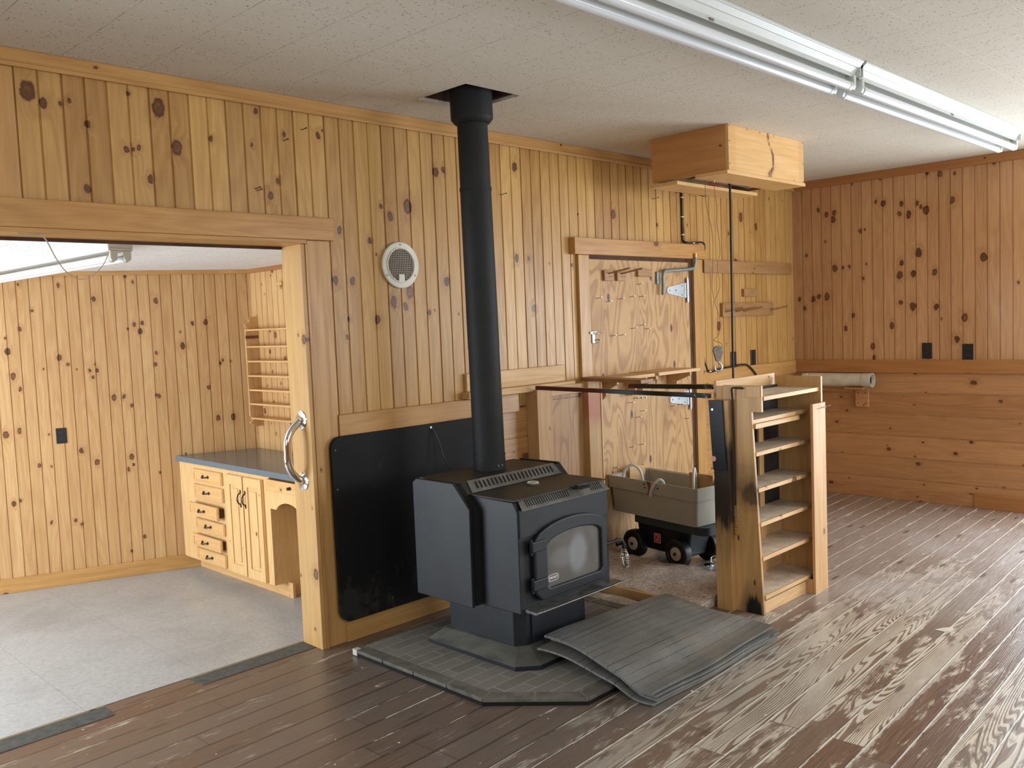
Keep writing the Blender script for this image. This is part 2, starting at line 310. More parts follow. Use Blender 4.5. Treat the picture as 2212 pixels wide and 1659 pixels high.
    kn = b.vor(b.comb(b.mul(al, 1.6), b.mul(ac, 7.3), 0.0)); kn.voronoi_dimensions = '2D'
    kd = b.mul(b.smooth(kn.outputs['Distance'], .11, .04), .8)
    col = b.mix(b.mul(kd, b.math('LESS_THAN', b.sep(kn.outputs['Color'])[0], .45)), col, (.09,.055,.04))
    sp = b.vor(b.obj(), 13.0); spc = b.sep(sp.outputs['Color'])
    spk = b.mul(b.smooth(b.div(sp.outputs['Distance'], b.lin(spc[1], 0, 1, .5, 2.0)), .045, .03), b.math('LESS_THAN', spc[0], .5))
    col = b.mix(spk, col, (.74,.70,.62))
    b.bump(b.add(b.sub(b.mul(ring, .25), b.mul(seam, 2.0)), b.mul(fine, .5)), 0.25, 0.002)
    b.bsdf.inputs['Coat Weight'].default_value = .28; b.bsdf.inputs['Coat Roughness'].default_value = .33
    return b.out(col, b.lin(fine, .2, .8, .28, .46), 0, .6)
M['floor'] = floor_mat()

def lino_mat():
    b = NB('mottled linoleum tile'); p = b.sep(b.obj())
    n1 = b.noise(b.obj(), 42.0, 6, .8, .4); n2 = b.noise(b.obj(), 1.3, 4, .6); n3 = b.noise(b.obj(), 120.0, 3, .7)
    col = b.mix(b.lin(n1, .35, .65), (.30,.315,.32), (.46,.485,.50)); col = b.mix(b.mul(b.lin(n3, .35, .65), .3), col, (.58,.61,.63))
    col = b.mix(b.mul(b.smooth(n2, .42, .7), .5), col, (.27,.265,.255))
    gx = b.math('ABSOLUTE', b.sub(b.math('FRACT', b.div(p[0], .61)), .5)); gy = b.math('ABSOLUTE', b.sub(b.math('FRACT', b.div(p[1], .61)), .5))
    l = b.math('MAXIMUM', b.smooth(gx, .004, .001), b.smooth(gy, .004, .001))
    col = b.mix(b.mul(l, .55), col, (.17,.155,.14))
    sp = b.vor(b.obj(), 9.0); col = b.mix(b.mul(b.smooth(sp.outputs['Distance'], .05, .03), .6), col, (.14,.12,.10))
    b.bump(n1, .05, .001)
    return b.out(col, b.lin(n2, .3, .7, .28, .45), 0, .5)
M['lino'] = lino_mat()

def hearth_mat(soldier=None):
    b = NB('dusty hearth brick'); p = b.sep(b.obj())
    bt = b.n.new('ShaderNodeTexBrick'); b.l.new(b.obj(), bt.inputs['Vector'])
    bt.offset = 0.5; bt.inputs['Scale'].default_value = 1.0; bt.inputs['Brick Width'].default_value = .2; bt.inputs['Row Height'].default_value = .068
    bt.inputs['Mortar Size'].default_value = .0042; bt.inputs['Mortar Smooth'].default_value = .3
    bt.inputs['Color1'].default_value = (.135,.13,.12,1); bt.inputs['Color2'].default_value = (.19,.18,.165,1); bt.inputs['Mortar'].default_value = (.30,.285,.24,1)
    n = b.noise(b.obj(), 9.0, 5, .65); g = b.noise(b.obj(), 90.0, 3, .7)
    red = b.mul(b.smooth(b.sub(b.mul(p[0], 1.0), b.mul(p[1], 1.0)), .52, .78), .75)
    col = b.mix(red, bt.outputs['Color'], (.25,.145,.11), 'MIX')
    col = b.mix(b.mul(b.lin(n, .35, .65), .45), col, (.22,.205,.17)); col = b.mix(b.mul(b.lin(g, .3, .7), .25), col, (.10,.09,.08))
    b.bump(b.add(b.mul(bt.outputs['Fac'], -1.0), b.mul(g, .3)), .4, .003)
    return b.out(col, .75, 0, .3)
M['hearth'] = hearth_mat()
M['hearth_edge'] = plain('hearth border brick', (.115,.107,.09), .7, mott=.35, mscale=18, bumps=.3)
M['mortar'] = plain('dusty mortar', (.27,.255,.215), .85, mott=.2, mscale=20)

def rubber_mat(name='ribbed rubber'):
    b = NB(name); p = b.sep(b.obj()); y = b.add(p[1], b.mul(b.noise(b.obj(), 2.2, 2), .02))
    rib = b.math('SINE', b.mul(y, 2*PI/.0065)); seam = b.math('SINE', b.mul(y, 2*PI/.038))
    n = b.noise(b.obj(), 5.0, 5, .65); n2 = b.noise(b.comb(b.mul(p[0], 3.0), b.mul(p[1], 60.0), 0.0), 1.0, 3)
    col = b.mix(b.lin(n, .3, .7), (.095,.098,.092), (.19,.192,.178))
    col = b.mix(b.mul(b.smooth(seam, .93, .99), b.smooth(n2, .35, .55)), col, (.03,.03,.032))
    col = b.mix(b.mul(b.lin(rib, -1, 1), .18), col, (.05,.05,.05))
    d = b.noise(b.obj(), 2.3, 3, .6); col = b.mix(b.mul(b.smooth(d, .5, .7), .55), col, (.16,.125,.08))
    sp = b.vor(b.obj(), 45.0); col = b.mix(b.mul(b.smooth(sp.outputs['Distance'], .12, .07), b.math('LESS_THAN', b.sep(sp.outputs['Color'])[0], .06)), col, (.50,.48,.40))
    b.bump(b.add(b.mul(rib, .6), b.mul(n, .5)), .35, .002)
    return b.out(col, b.lin(n, .3, .7, .42, .6), 0, .5)
M['rubber'] = rubber_mat()
M['stove'] = plain('black stove paint', (.012,.0142,.0178), .45, 0.0, .35, mott=.35, mscale=4, bumps=.08)
M['stove_top'] = plain('dusty stove top', (.022,.021,.018), .5, 0.0, .35, mott=.4, mscale=5)
M['stove_vent'] = plain('dusty grey vent strip', (.13,.127,.115), .42, .3, .5, mott=.4, mscale=14)
M['slot'] = plain('slot shadow and black parts', (.004,.004,.004), .9)  # shade of slots and gaps as colour, also plain black parts
M['dust'] = plain('dusty plinth', (.105,.105,.09), .65, mott=.5, mscale=7)
M['pipe'] = plain('black stove pipe', (.014,.015,.0155), .62, 0.0, .25, mott=.2, mscale=6, bumps=.1)
M['lip'] = plain('scuffed ash lip', (.15,.15,.145), .38, .5, .5, mott=.7, mscale=16)
M['chrome'] = plain('chrome', (.78,.78,.78), .08, 1.0)
M['steel'] = plain('galvanised steel', (.55,.58,.60), .35, .8, mott=.2, mscale=18)
M['iron'] = plain('dull grey iron', (.22,.20,.17), .45, .7, mott=.35, mscale=30)
M['zinc'] = plain('zinc hinge', (.44,.48,.49), .4, .6, mott=.1, mscale=20)
M['conduit'] = plain('grey painted pipe', (.23,.27,.26), .45, .4, mott=.2, mscale=15)
M['brass'] = plain('gold tip', (.62,.40,.12), .35, .8)
M['black'] = plain('black plastic', (.012,.012,.013), .35, 0, .5)
M['cord'] = plain('black cord', (.010,.010,.011), .5)
M['wirebr'] = plain('thin brown wire', (.16,.09,.045), .5, .3)
M['wireg'] = plain('beige wire', (.42,.36,.28), .5)
M['grille'] = plain('cream enamel', (.66,.63,.53), .42, mott=.12, mscale=12)
M['gdark'] = plain('dark duct', (.05,.045,.04), .8)
M['lamp'] = plain('white enamel fixture', (.52,.555,.53), .32, mott=.03)
M['lampg'] = plain('greige plastic', (.52,.49,.42), .45)
M['tube'] = plain('white glass tube', (.66,.70,.73), .18)
M['pvc'] = plain('dirty white pvc', (.58,.53,.43), .4, mott=.2, mscale=9)
M['tub'] = plain('beige grey tub', (.42,.405,.335), .5, mott=.1, mscale=6)
M['rope'] = plain('white hose', (.62,.60,.54), .5)
M['wagon'] = plain('dark slate plastic', (.010,.018,.021), .45, mott=.2, mscale=8)
M['wagonl'] = plain('slate blue plastic', (.030,.052,.060), .5, mott=.2, mscale=8)
M['tyre'] = plain('black tyre plastic', (.010,.010,.011), .4)
M['hub'] = plain('tan hub', (.52,.45,.35), .5)
M['red'] = plain('red sticker', (.50,.05,.035), .4, mott=.2, mscale=60)
M['pink'] = plain('pale sticker print', (.72,.42,.36), .5)
M['redh'] = plain('dark red wood', (.22,.035,.025), .3)
M['counter'] = plain('blue grey laminate', (.12,.165,.20), .22, 0, .5, mott=.06, mscale=40)
M['tape'] = plain('grey grip tape', (.085,.09,.085), .6, mott=.35, mscale=30)
M['blackboard'] = None
M['white'] = plain('white mark', (.80,.80,.78), .5)
M['bartint'] = None
M['outside'] = plain('plain plaster', (.62,.58,.50), .8)
M['nail'] = plain('rusty nail', (.14,.075,.04), .5, .4)
M['nailhead'] = plain('bright nail head', (.72,.70,.62), .4, .4)
M['darkwood'] = plain('dark attic wood', (.075,.034,.018), .8, mott=.4, mscale=6)
M['fuzz'] = None

def blackboard():
    b = NB('black heat board'); n = b.noise(b.obj(), 420.0, 2, .7); n2 = b.noise(b.obj(), 6.0, 5, .7)
    p = b.sep(b.obj())
    wear = b.mul(b.smooth(b.add(n2, b.mul(b.smooth(p[2], .30, .05), .16)), .60, .72), .5)
    col = b.mix(b.smooth(n, .55, .75), (.003,.003,.0035), (.012,.012,.0125)); col = b.mix(wear, col, (.035,.033,.027))
    sp = b.vor(b.obj(), 14.0); col = b.mix(b.mul(b.smooth(sp.outputs['Distance'], .035, .02), b.math('LESS_THAN', b.sep(sp.outputs['Color'])[0], .2)), col, (.4,.38,.3))
    b.bump(n, .25, .001); return b.out(col, .62, 0, .25)
M['blackboard'] = blackboard()
def bar_mat():
    b = NB('red to black painted bar'); p = b.sep(b.obj()); n = b.noise(b.obj(), 25.0, 4, .7)
    col = b.mix(b.smooth(b.add(b.mul(p[1], -1.0), b.mul(n, .12)), .50, .62), (.085,.016,.014), (.010,.011,.012))
    col = b.mix(b.mul(b.smooth(b.mul(p[1], -1.0), .93, 1.02), b.smooth(n, .52, .62)), col, (.25,.25,.23))
    return b.out(col, .32, .2, .5)
M['bartint'] = bar_mat()
def fuzz_mat():
    b = NB('matted fibre sheet'); n = b.noise(b.obj(), 38.0, 6, .8, 1.6); n2 = b.noise(b.obj(), 4.0, 3, .6); n3 = b.noise(b.obj(), 90.0, 3, .7, 1.0)
    col = b.mix(b.lin(n, .36, .62), (.24,.18,.14), (.86,.76,.66)); col = b.mix(b.mul(b.lin(n2, .4, .65), .5), col, (.30,.235,.19))
    col = b.mix(b.smooth(n3, .66, .74), col, (.12,.08,.06))
    b.bump(b.add(n, n3), .7, .006); return b.out(col, .9, 0, .15)
M['fuzz'] = fuzz_mat()
def dustwood(name, base=(.46,.40,.33)):
    b = NB(name); p = b.sep(b.obj()); n = b.noise(b.obj(), 14.0, 5, .7); g = b.noise(b.comb(b.mul(p[0], 4.0), b.mul(p[1], 120.0), b.mul(p[2], 120.0)), 1.0, 3)
    col = b.mix(b.lin(n, .32, .66), tuple(v*.72 for v in base), tuple(v*1.25 for v in base)); col = b.mix(b.mul(b.lin(g, .35, .65), .4), col, (.62,.44,.26))
    return b.out(col, .6)
M['shelfdust'] = dustwood('dusty shelf board', (.62,.55,.45))
def burnt(name, ax, c1=(.60,.37,.15), c2=(.44,.24,.085), spots=((0,0,.1),)):
    """pine board with scorch marks; spots in object coords (across, z, radius)"""
    b = NB(name); p = b.sep(b.obj()); u = p[ax]; v = p[2]
    n = b.noise(b.comb(b.mul(u, 60.0), b.mul(p[1-ax] if ax < 2 else p[0], 40.0), b.mul(v, 2.4)), 1.0, 4, .6)
    n3 = b.noise(b.comb(b.mul(u, 8.0), 0.0, b.mul(v, 1.0)), 1.0, 1)
    f = b.add(b.mul(b.lin(n, .3, .7), .5), b.mul(b.lin(b.math('SINE', b.mul(n3, 55.0)), -1, 1), .35))
    col = b.mix(f, c1, c2); fl = b.noise(b.comb(b.mul(u, 45.0), 0.0, b.mul(v, 5.0)), 1.0, 3, .6)
    for (su, sv, ru, rv, k) in spots:
        a = b.div(b.sub(u, su), ru); c = b.div(b.sub(v, sv), rv)
        d = b.math('SQRT', b.add(b.mul(a, a), b.mul(c, c)))
        d = b.add(d, b.mul(b.sub(fl, .5), .9))
        col = b.mix(b.mul(b.smooth(d, 1.0, .55), k), col, (.012,.012,.012))
        col = b.mix(b.mul(b.mul(b.smooth(d, 1.45, 1.0), b.smooth(d, .6, 1.0)), .45*k), col, (.16,.09,.04))
    kn = b.vor(b.comb(b.mul(u, 9.0), b.mul(v, 3.2), 0.0)); kn.voronoi_dimensions = '2D'
    col = b.mix(b.mul(b.smooth(kn.outputs['Distance'], .06, .035), b.math('LESS_THAN', b.sep(kn.outputs['Color'])[0], .6)), col, (.11,.05,.025))
    return b.out(col, .45)

def glass_mat():
    b = NB('stove glass with pale patches'); p = b.sep(b.obj()); x, z = p[0], p[2]  # two soft pale blue-grey patches over dark mottled glass
    n = b.noise(b.obj(), 10.0, 4, .6)
    a = b.div(b.sub(x, .060), .055); c = b.div(b.sub(z, .405), .085)
    d = b.math('SQRT', b.add(b.mul(a, a), b.mul(c, c)))
    haze = b.smooth(b.add(d, b.mul(b.sub(n, .5), .8)), 1.35, .6)
    h2 = b.smooth(b.add(b.math('SQRT', b.add(b.math('POWER', b.div(b.add(x, .03), .09), 2.0), b.math('POWER', b.div(b.sub(z, .41), .05), 2.0))), b.mul(b.sub(n, .5), .9)), 1.2, .5)
    col = b.mix(b.lin(n, .3, .7), (.040,.038,.034), (.080,.078,.072))
    col = b.mix(b.mul(h2, .45), col, (.17,.185,.20)); col = b.mix(b.mul(haze, .7), col, (.21,.235,.25))
    b.bsdf.inputs['Coat Weight'].default_value = .8; b.bsdf.inputs['Coat Roughness'].default_value = .07
    return b.out(col, .35, 0, .5)
M['glass'] = glass_mat()

# ------------------------------------------------------------ mesh helpers
class MB:
    def __init__(s): s.bm = bmesh.new()
    def box(s, x0, x1, y0, y1, z0, z1):
        vs = [s.bm.verts.new((x, y, z)) for z in (z0, z1) for y in (y0, y1) for x in (x0, x1)]
        for f in ((0,2,3,1),(4,5,7,6),(0,1,5,4),(2,6,7,3),(0,4,6,2),(1,3,7,5)): s.bm.faces.new([vs[i] for i in f])
        return s
    def hexa(s, lo, hi):
        a = [s.bm.verts.new(p) for p in lo]; c = [s.bm.verts.new(p) for p in hi]; n = len(a)
        s.bm.faces.new(a[::-1]); s.bm.faces.new(c)
        for i in range(n): s.bm.faces.new([a[i], a[(i+1) % n], c[(i+1) % n], c[i]])
        return s
    def quad(s, *p): s.bm.faces.new([s.bm.verts.new(q) for q in p]); return s
    def cyl(s, p0, p1, r0, r1=None, seg=24, caps=True):
        r1 = r0 if r1 is None else r1; p0, p1 = Vector(p0), Vector(p1)
        q = (p1-p0).to_track_quat('Z', 'Y')
        A, B = [], []
        for i in range(seg):
            a = 2*PI*i/seg; d = q @ Vector((math.cos(a), math.sin(a), 0))
            A.append(s.bm.verts.new(p0+d*r0)); B.append(s.bm.verts.new(p1+d*r1))
        for i in range(seg): s.bm.faces.new([A[i], A[(i+1) % seg], B[(i+1) % seg], B[i]])
        if caps: s.bm.faces.new(A[::-1]); s.bm.faces.new(B)
        return s
    def lathe(s, base, axis, prof, seg=32, caps=True):
        """prof: list of (r, h) along axis from base"""
        q = Vector(axis).to_track_quat('Z', 'Y'); base = Vector(base); ax = Vector(axis).normalized(); rings = []
        for r, h in prof:
            rings.append([s.bm.verts.new(base+ax*h+(q @ Vector((math.cos(2*PI*i/seg), math.sin(2*PI*i/seg), 0)))*r) for i in range(seg)])
        for A, B in zip(rings, rings[1:]):
            for i in range(seg): s.bm.faces.new([A[i], A[(i+1) % seg], B[(i+1) % seg], B[i]])
        if caps: s.bm.faces.new(rings[0][::-1]); s.bm.faces.new(rings[-1])
        return s
    def tube(s, pts, r, seg=10, sub=6, caps=True, rs=None):
        P = [Vector(p) for p in pts]
        if sub > 1 and len(P) > 2:
            Q = []
            for i in range(len(P)-1):
                a = P[i-1] if i else P[0]*2-P[1]; b_, c = P[i], P[i+1]; d = P[i+2] if i+2 < len(P) else P[-1]*2-P[-2]
                for k in range(sub):
                    t = k/sub
                    Q.append(0.5*((2*b_)+(c-a)*t+(2*a-5*b_+4*c-d)*t*t+(3*b_-a-3*c+d)*t*t*t))
            Q.append(P[-1]); P = Q
        up = None; rings = []
        for i, p in enumerate(P):
            t = (P[min(i+1, len(P)-1)]-P[max(i-1, 0)])
            if t.length < 1e-9: t = Vector((0,0,1))
            t.normalize()
            if up is None: up = t.orthogonal().normalized()
            else:
                up = up-t*up.dot(t)
                up = up.normalized() if up.length > 1e-6 else t.orthogonal().normalized()
            w = t.cross(up); rr = rs[min(int(i*len(rs)/len(P)), len(rs)-1)] if rs else r
            rings.append([s.bm.verts.new(p+(up*math.cos(2*PI*k/seg)+w*math.sin(2*PI*k/seg))*rr) for k in range(seg)])
        for A, B in zip(rings, rings[1:]):
            for k in range(seg): s.bm.faces.new([A[k], A[(k+1) % seg], B[(k+1) % seg], B[k]])
        if caps: s.bm.faces.new(rings[0][::-1]); s.bm.faces.new(rings[-1])
        return s
    def prism(s, poly, fn, d0, d1):
        """poly of (a,b); fn(a,b,d) -> xyz"""
        A = [s.bm.verts.new(fn(a, b, d0)) for a, b in poly]; B = [s.bm.verts.new(fn(a, b, d1)) for a, b in poly]; n = len(A)
        s.bm.faces.new(A[::-1]); s.bm.faces.new(B)
        for i in range(n): s.bm.faces.new([A[i], A[(i+1) % n], B[(i+1) % n], B[i]])
        return s
    def frame(s, outer, inner, fn, d0, d1):
        n = len(outer); V = [[s.bm.verts.new(fn(a, b, d)) for a, b in poly] for poly, d in ((outer, d0), (outer, d1), (inner, d1), (inner, d0))]
        for k in range(4):
            A, B = V[k], V[(k+1) % 4]
            for i in range(n): s.bm.faces.new([A[i], A[(i+1) % n], B[(i+1) % n], B[i]])
        return s

LABELS = []
def build(mb, name, mat, parent=None, label=None, cat=None, group=None, kind=None, bevel=0.0, smooth=False, origin=None, sub=0):
    bm = mb.bm; bmesh.ops.recalc_face_normals(bm, faces=bm.faces)
    if parent is not None: o0 = parent['_o'][:] if '_o' in parent else tuple(parent.location)
    elif kind == 'structure': o0 = (0, 0, 0)
    elif origin is not None: o0 = origin
    else:
        xs = [v.co.x for v in bm.verts]; ys = [v.co.y for v in bm.verts]; zs = [v.co.z for v in bm.verts]
        o0 = ((min(xs)+max(xs))/2, (min(ys)+max(ys))/2, min(zs))
    bmesh.ops.translate(bm, verts=bm.verts, vec=(-o0[0], -o0[1], -o0[2]))
    me = bpy.data.meshes.new(name); bm.to_mesh(me); bm.free()
    me.materials.append(mat if not isinstance(mat, str) else M[mat])
    if smooth:
        for p in me.polygons: p.use_smooth = True
    o = bpy.data.objects.new(name, me); COL.objects.link(o)
    if parent is not None: o.parent = parent
    else: o.location = o0
    if smooth:
        es = o.modifiers.new('es', 'EDGE_SPLIT'); es.split_angle = math.radians(38)
    if bevel:
        bv = o.modifiers.new('bevel', 'BEVEL'); bv.width = bevel; bv.segments = 2; bv.limit_method = 'ANGLE'; bv.angle_limit = math.radians(35)
    if sub:
        sm = o.modifiers.new('sub', 'SUBSURF'); sm.levels = sub; sm.render_levels = sub
    tag(o, label, cat, group, kind); return o
def tag(o, label=None, cat=None, group=None, kind=None):
    if label: o['label'] = label
    if cat: o['category'] = cat
    if group: o['group'] = group
    if kind: o['kind'] = kind
def thing(name, label, cat, loc, group=None):
    o = bpy.data.objects.new(name, None); o.empty_display_size = .05; COL.objects.link(o); o.location = loc
    tag(o, label, cat, group); return o
def part(mb, name, mat, parent, **k):
    """mesh authored in world coordinates; a sub-part of a part inherits the thing's origin"""
    root = parent
    while root.parent: root = root.parent
    bm = mb.bm; bmesh.ops.recalc_face_normals(bm, faces=bm.faces)
    loc = tuple(root.location)
    bmesh.ops.translate(bm, verts=bm.verts, vec=(-loc[0], -loc[1], -loc[2]))
    me = bpy.data.meshes.new(name); bm.to_mesh(me); bm.free(); me.materials.append(M[mat] if isinstance(mat, str) else mat)
    o = bpy.data.objects.new(name, me); COL.objects.link(o); o.parent = parent
    if k.get('smooth'):
        for p in me.polygons: p.use_smooth = True
        es = o.modifiers.new('es', 'EDGE_SPLIT'); es.split_angle = math.radians(38)
    if k.get('bevel'):
        bv = o.modifiers.new('bevel', 'BEVEL'); bv.width = k['bevel']; bv.segments = 2; bv.limit_method = 'ANGLE'; bv.angle_limit = math.radians(35)
    if k.get('label'): o['label'] = k['label']
    return o
def copy_thing(root, loc=None, rotz=None, label=None, group=None):
    def rec(o, par):
        c = o.copy(); COL.objects.link(c)
        if par is not None: c.parent = par
        for ch in o.children: rec(ch, c)
        return c
    r = rec(root, None)
    if loc is not None: r.location = loc
    if rotz is not None: r.rotation_euler.z = rotz
    if label: r['label'] = label
    if group: r['group'] = group
    return r
def text_mesh(txt, size, fn, mat, name, parent, ext=0.0004):
    cu = bpy.data.curves.new('t', 'FONT'); cu.body = txt; cu.size = size; cu.extrude = ext; cu.align_x = 'CENTER'; cu.align_y = 'CENTER'; cu.offset = size*.012
    to = bpy.data.objects.new('t', cu); COL.objects.link(to); bpy.context.view_layer.update()
    me = bpy.data.meshes.new_from_object(to.evaluated_get(bpy.context.evaluated_depsgraph_get())); bpy.data.objects.remove(to)
    for v in me.vertices: v.co = fn(v.co)
    me.materials.clear(); me.materials.append(M[mat]); o = bpy.data.objects.new(name, me); COL.objects.link(o); o.parent = parent; return o

# ------------------------------------------------------------ room shell
def skin(mb, fn, u0, u1, v0, v1, w, phase, strong=.0085, weak=.0040, alt=True):
    """tongue-and-groove face; boards repeat along u; fn(u, v, d) with d = height above the face plane"""
    pts = [(u0, 0.0)]
    k = math.ceil((u0-phase)/w+1e-6)
    while phase+k*w < u1-.006:
        c = phase+k*w; s = (k % 2 == 0) or not alt
        if c-.005 > u0:
            if s: pts += [(c-.0052, 0), (c-.0030, -strong), (c+.0020, -strong), (c+.0046, 0)]
            else: pts += [(c-.0042, 0), (c-.0025, -weak), (c-.0008, -weak*.4), (c+.0020, -weak), (c+.0038, 0)]
        k += 1
    pts.append((u1, 0.0))
    prev = None
    for u, d in pts:
        a = mb.bm.verts.new(fn(u, v0, d)); c = mb.bm.verts.new(fn(u, v1, d))
        if prev: mb.bm.faces.new([prev[0], a, c, prev[1]])
        prev = (a, c)
FW = lambda u, v, d: (u, -d, v)           # long wall, front face y = 0
FWH = lambda u, v, d: (v, -d, u)
RW = lambda u, v, d: (4.3-d, u, v)
RWH = lambda u, v, d: (4.3-d, v, u)
H = 2.46; LF = -0.389; LH = 1.955
def st(mb, name, mat, **k): return build(mb, name, mat, kind='structure', **k)

mb = MB(); skin(mb, FW, -4.1, -.27, 1.84, H, .0793, -.1); skin(mb, FW, -.27, 4.3, 1.0, H, .0793, -.1); skin(mb, FW, -4.1, -2.75, 0, 1.84, .0793, -.1)
mb.box(-4.1, -2.75, .006, .15, -.45, H); mb.box(-2.75, -.27, .006, .15, 1.84, H); mb.box(-.249, 4.42, .006, .15, -.45, H)
st(mb, 'wall_back', 'wallv_x')
mb = MB(); skin(mb, FWH, 0, 1.0, -.27, 4.3, .165, .15, alt=False); st(mb, 'wall_back.001', 'wallh_x')
mb = MB(); skin(mb, RW, -5.15, 0, 1.0, H, .0797, -.082, alt=False); mb.box(4.306, 4.42, -5.15, -3.75, 0, H); mb.box(4.306, 4.42, -1.78, .15, 0, H); mb.box(4.306, 4.42, -3.75, -1.78, 2.12, H); mb.box(4.306, 4.42, -3.75, -1.78, 0, .08)
# window opening in the right wall: skin only where wall stands
bm = mb.bm
for f in [f for f in bm.faces if abs(f.calc_center_median().x-4.3) < .01 and -3.75 < f.calc_center_median().y < -1.78]: bm.faces.remove(f)
mb.quad((4.3, -3.76, 2.12), (4.3, -1.77, 2.12), (4.3, -1.77, H), (4.3, -3.76, H))
st(mb, 'wall_right', 'wallv_y')
mb = MB(); skin(mb, RWH, 0, 1.0, -1.78, 0, .1625, .154, alt=False); skin(mb, RWH, 0, 1.0, -5.15, -3.75, .1625, .154, alt=False)
st(mb, 'wall_right.001', 'wallh_y')
# front wall (behind the camera) with two window openings
mb = MB()
for x0, x1, z0, z1 in ((-4.1, -2.4, 0, H), (-2.4, -.2, 0, .85), (-2.4, -.2, 2.15, H), (-.2, 1.95, 0, H), (1.95, 3.85, 0, .8), (1.95, 3.85, 2.1, H), (3.85, 4.42, 0, H)):
    mb.box(x0, x1, -5.12, -5.0, z0, z1)
st(mb, 'wall_front', 'wallv_x')
mb = MB()
for y0, y1, z0, z1 in ((-5.12, -3.1, 0, H), (-3.1, -1.3, 0, .8), (-3.1, -1.3, 2.0, H), (-1.3, .15, 0, H)): mb.box(-4.12, -4.0, y0, y1, z0, z1)
st(mb, 'wall_left', 'wallv_y')
# floor and ceiling of the main room
st(MB().box(-4.1, 4.42, -5.12, .148, -.04, 0), 'floor', 'floor')
mb = MB(); hx0, hx1, hy0, hy1 = .205, .535, -.62, -.30
for a in ((-4.1, hx0, -5.12, .15), (hx1, 4.42, -5.12, .15), (hx0, hx1, -5.12, hy0), (hx0, hx1, hy1, .15)): mb.box(a[0], a[1], a[2], a[3], H, H+.014)
st(mb, 'ceiling', 'ceil')
mb = MB(); mb.frame([(hx0-.02, hy0-.02), (hx1+.02, hy0-.02), (hx1+.02, hy1+.02), (hx0-.02, hy1+.02)], [(hx0+.012, hy0+.012), (hx1-.012, hy0+.012), (hx1-.012, hy1-.012), (hx0+.012, hy1-.012)], lambda a, b_, d: (a, b_, d), H+.015, H+.22)
mb.box(hx0-.05, hx1+.05, hy0-.05, hy1+.05, H+.22, H+.24)
st(mb, 'trim_1', 'darkwood')

# left room, one step down
ang = math.atan2(3.293-3.773, .721+.569); L0 = Vector((-.569, 3.773, 0)); dv = Vector((math.cos(ang), math.sin(ang), 0)); nv = Vector((dv.y, -dv.x, 0))
umax = (Vector((1.215, 0, 0))-L0).x/dv.x
mb = MB(); fnl = lambda u, v, d: (u, -d, v)
skin(mb, fnl, -4.2, umax, LF, LH+.03, .0815, .01, alt=False); mb.box(-4.2, umax+.1, .006, .1, LF-.05, LH+.03)
o = st(mb, 'wall_far', 'far'); o.location = (L0.x, L0.y, 0); o.rotation_euler.z = ang
def FB(u0, u1, d0, d1, z0, z1): return MB().box(u0, u1, -d1, -d0, z0, z1)
def farobj(mb, name, mat, **k):
    o = st(mb, name, mat, **k); o.location = (L0.x, L0.y, 0); o.rotation_euler.z = ang; return o
farobj(FB(-4.2, umax, 0, .02, LF, LF+.108), 'baseboard_far', 'trim_x', bevel=.003)
farobj(FB(-4.2, umax, 0, .025, LH-.032, LH), 'trim_2', 'trim_x', bevel=.003)
ySE = L0.y+dv.y*umax
mb = MB(); skin(mb, lambda u, v, d: (1.215-d, u, v), .15, ySE, LF, LH, .0815, 0, alt=False); mb.box(1.221, 1.3, .15, ySE+.1, LF-.05, LH+.03)
st(mb, 'wall_side', 'farside')
st(MB().box(1.19, 1.215, .15, ySE-.01, LH-.032, LH), 'trim_3', 'trim_y', bevel=.003)
st(MB().box(-4.6, 1.3, .0, 5.4, LF-.05, LF), 'floor.001', 'lino')
st(MB().box(-4.6, 1.3, .151, 5.4, LH, LH+.03), 'ceiling.001', 'ceil2')
mb = MB()
for y0, y1, z0, z1 in ((.15, .9, LF, LH), (.9, 3.3, LF, .15), (.9, 3.3, 1.75, LH), (3.3, 5.4, LF, LH)): mb.box(-3.75, -3.65, y0, y1, z0, z1)
st(mb, 'wall_side.001', 'farside')
st(MB().box(-2.75, -.27, .128, .150, LF, -.001), 'trim_4', 'trim_x')     # riser of the step

# trims of the long wall
st(MB().box(-4.1, 4.3, -.022, 0, 2.40, H), 'trim_5', 'trim_x', bevel=.004)
st(MB().box(-4.1, 4.3, -.030, -.0221, 2.395, 2.412), 'trim_6', 'trim_x', bevel=.003)
st(MB().box(4.278, 4.3, -5.0, -.023, 2.40, H), 'trim_7', 'trim_y', bevel=.004)
st(MB().box(-.118, 1.06, -.026, 0, .953, 1.053), 'trim_8', 'trim_x', bevel=.004)       # chair rail left of the frame
st(MB().box(2.935, 4.28, -.022, 0, .948, 1.052), 'trim_9', 'trim_x', bevel=.004)
st(MB().box(4.278, 4.3, -1.78, -.0, .955, 1.053), 'trim_10', 'trim_y', bevel=.004)
st(MB().box(-.14, 1.13, -.030, 0, 0, .092), 'baseboard_back', 'trim_x', bevel=.002)
st(MB().box(2.95, 4.28, -.022, 0, 0, .09), 'baseboard_back.001', 'trim_x', bevel=.002)
st(MB().box(4.28, 4.3, -1.78, -1.35, 0, .104), 'baseboard_right', 'trim_y', bevel=.002)
st(MB().box(4.286, 4.3, -1.35, -.02, 0, .09), 'baseboard_right.001', 'wallh_y', bevel=.002)
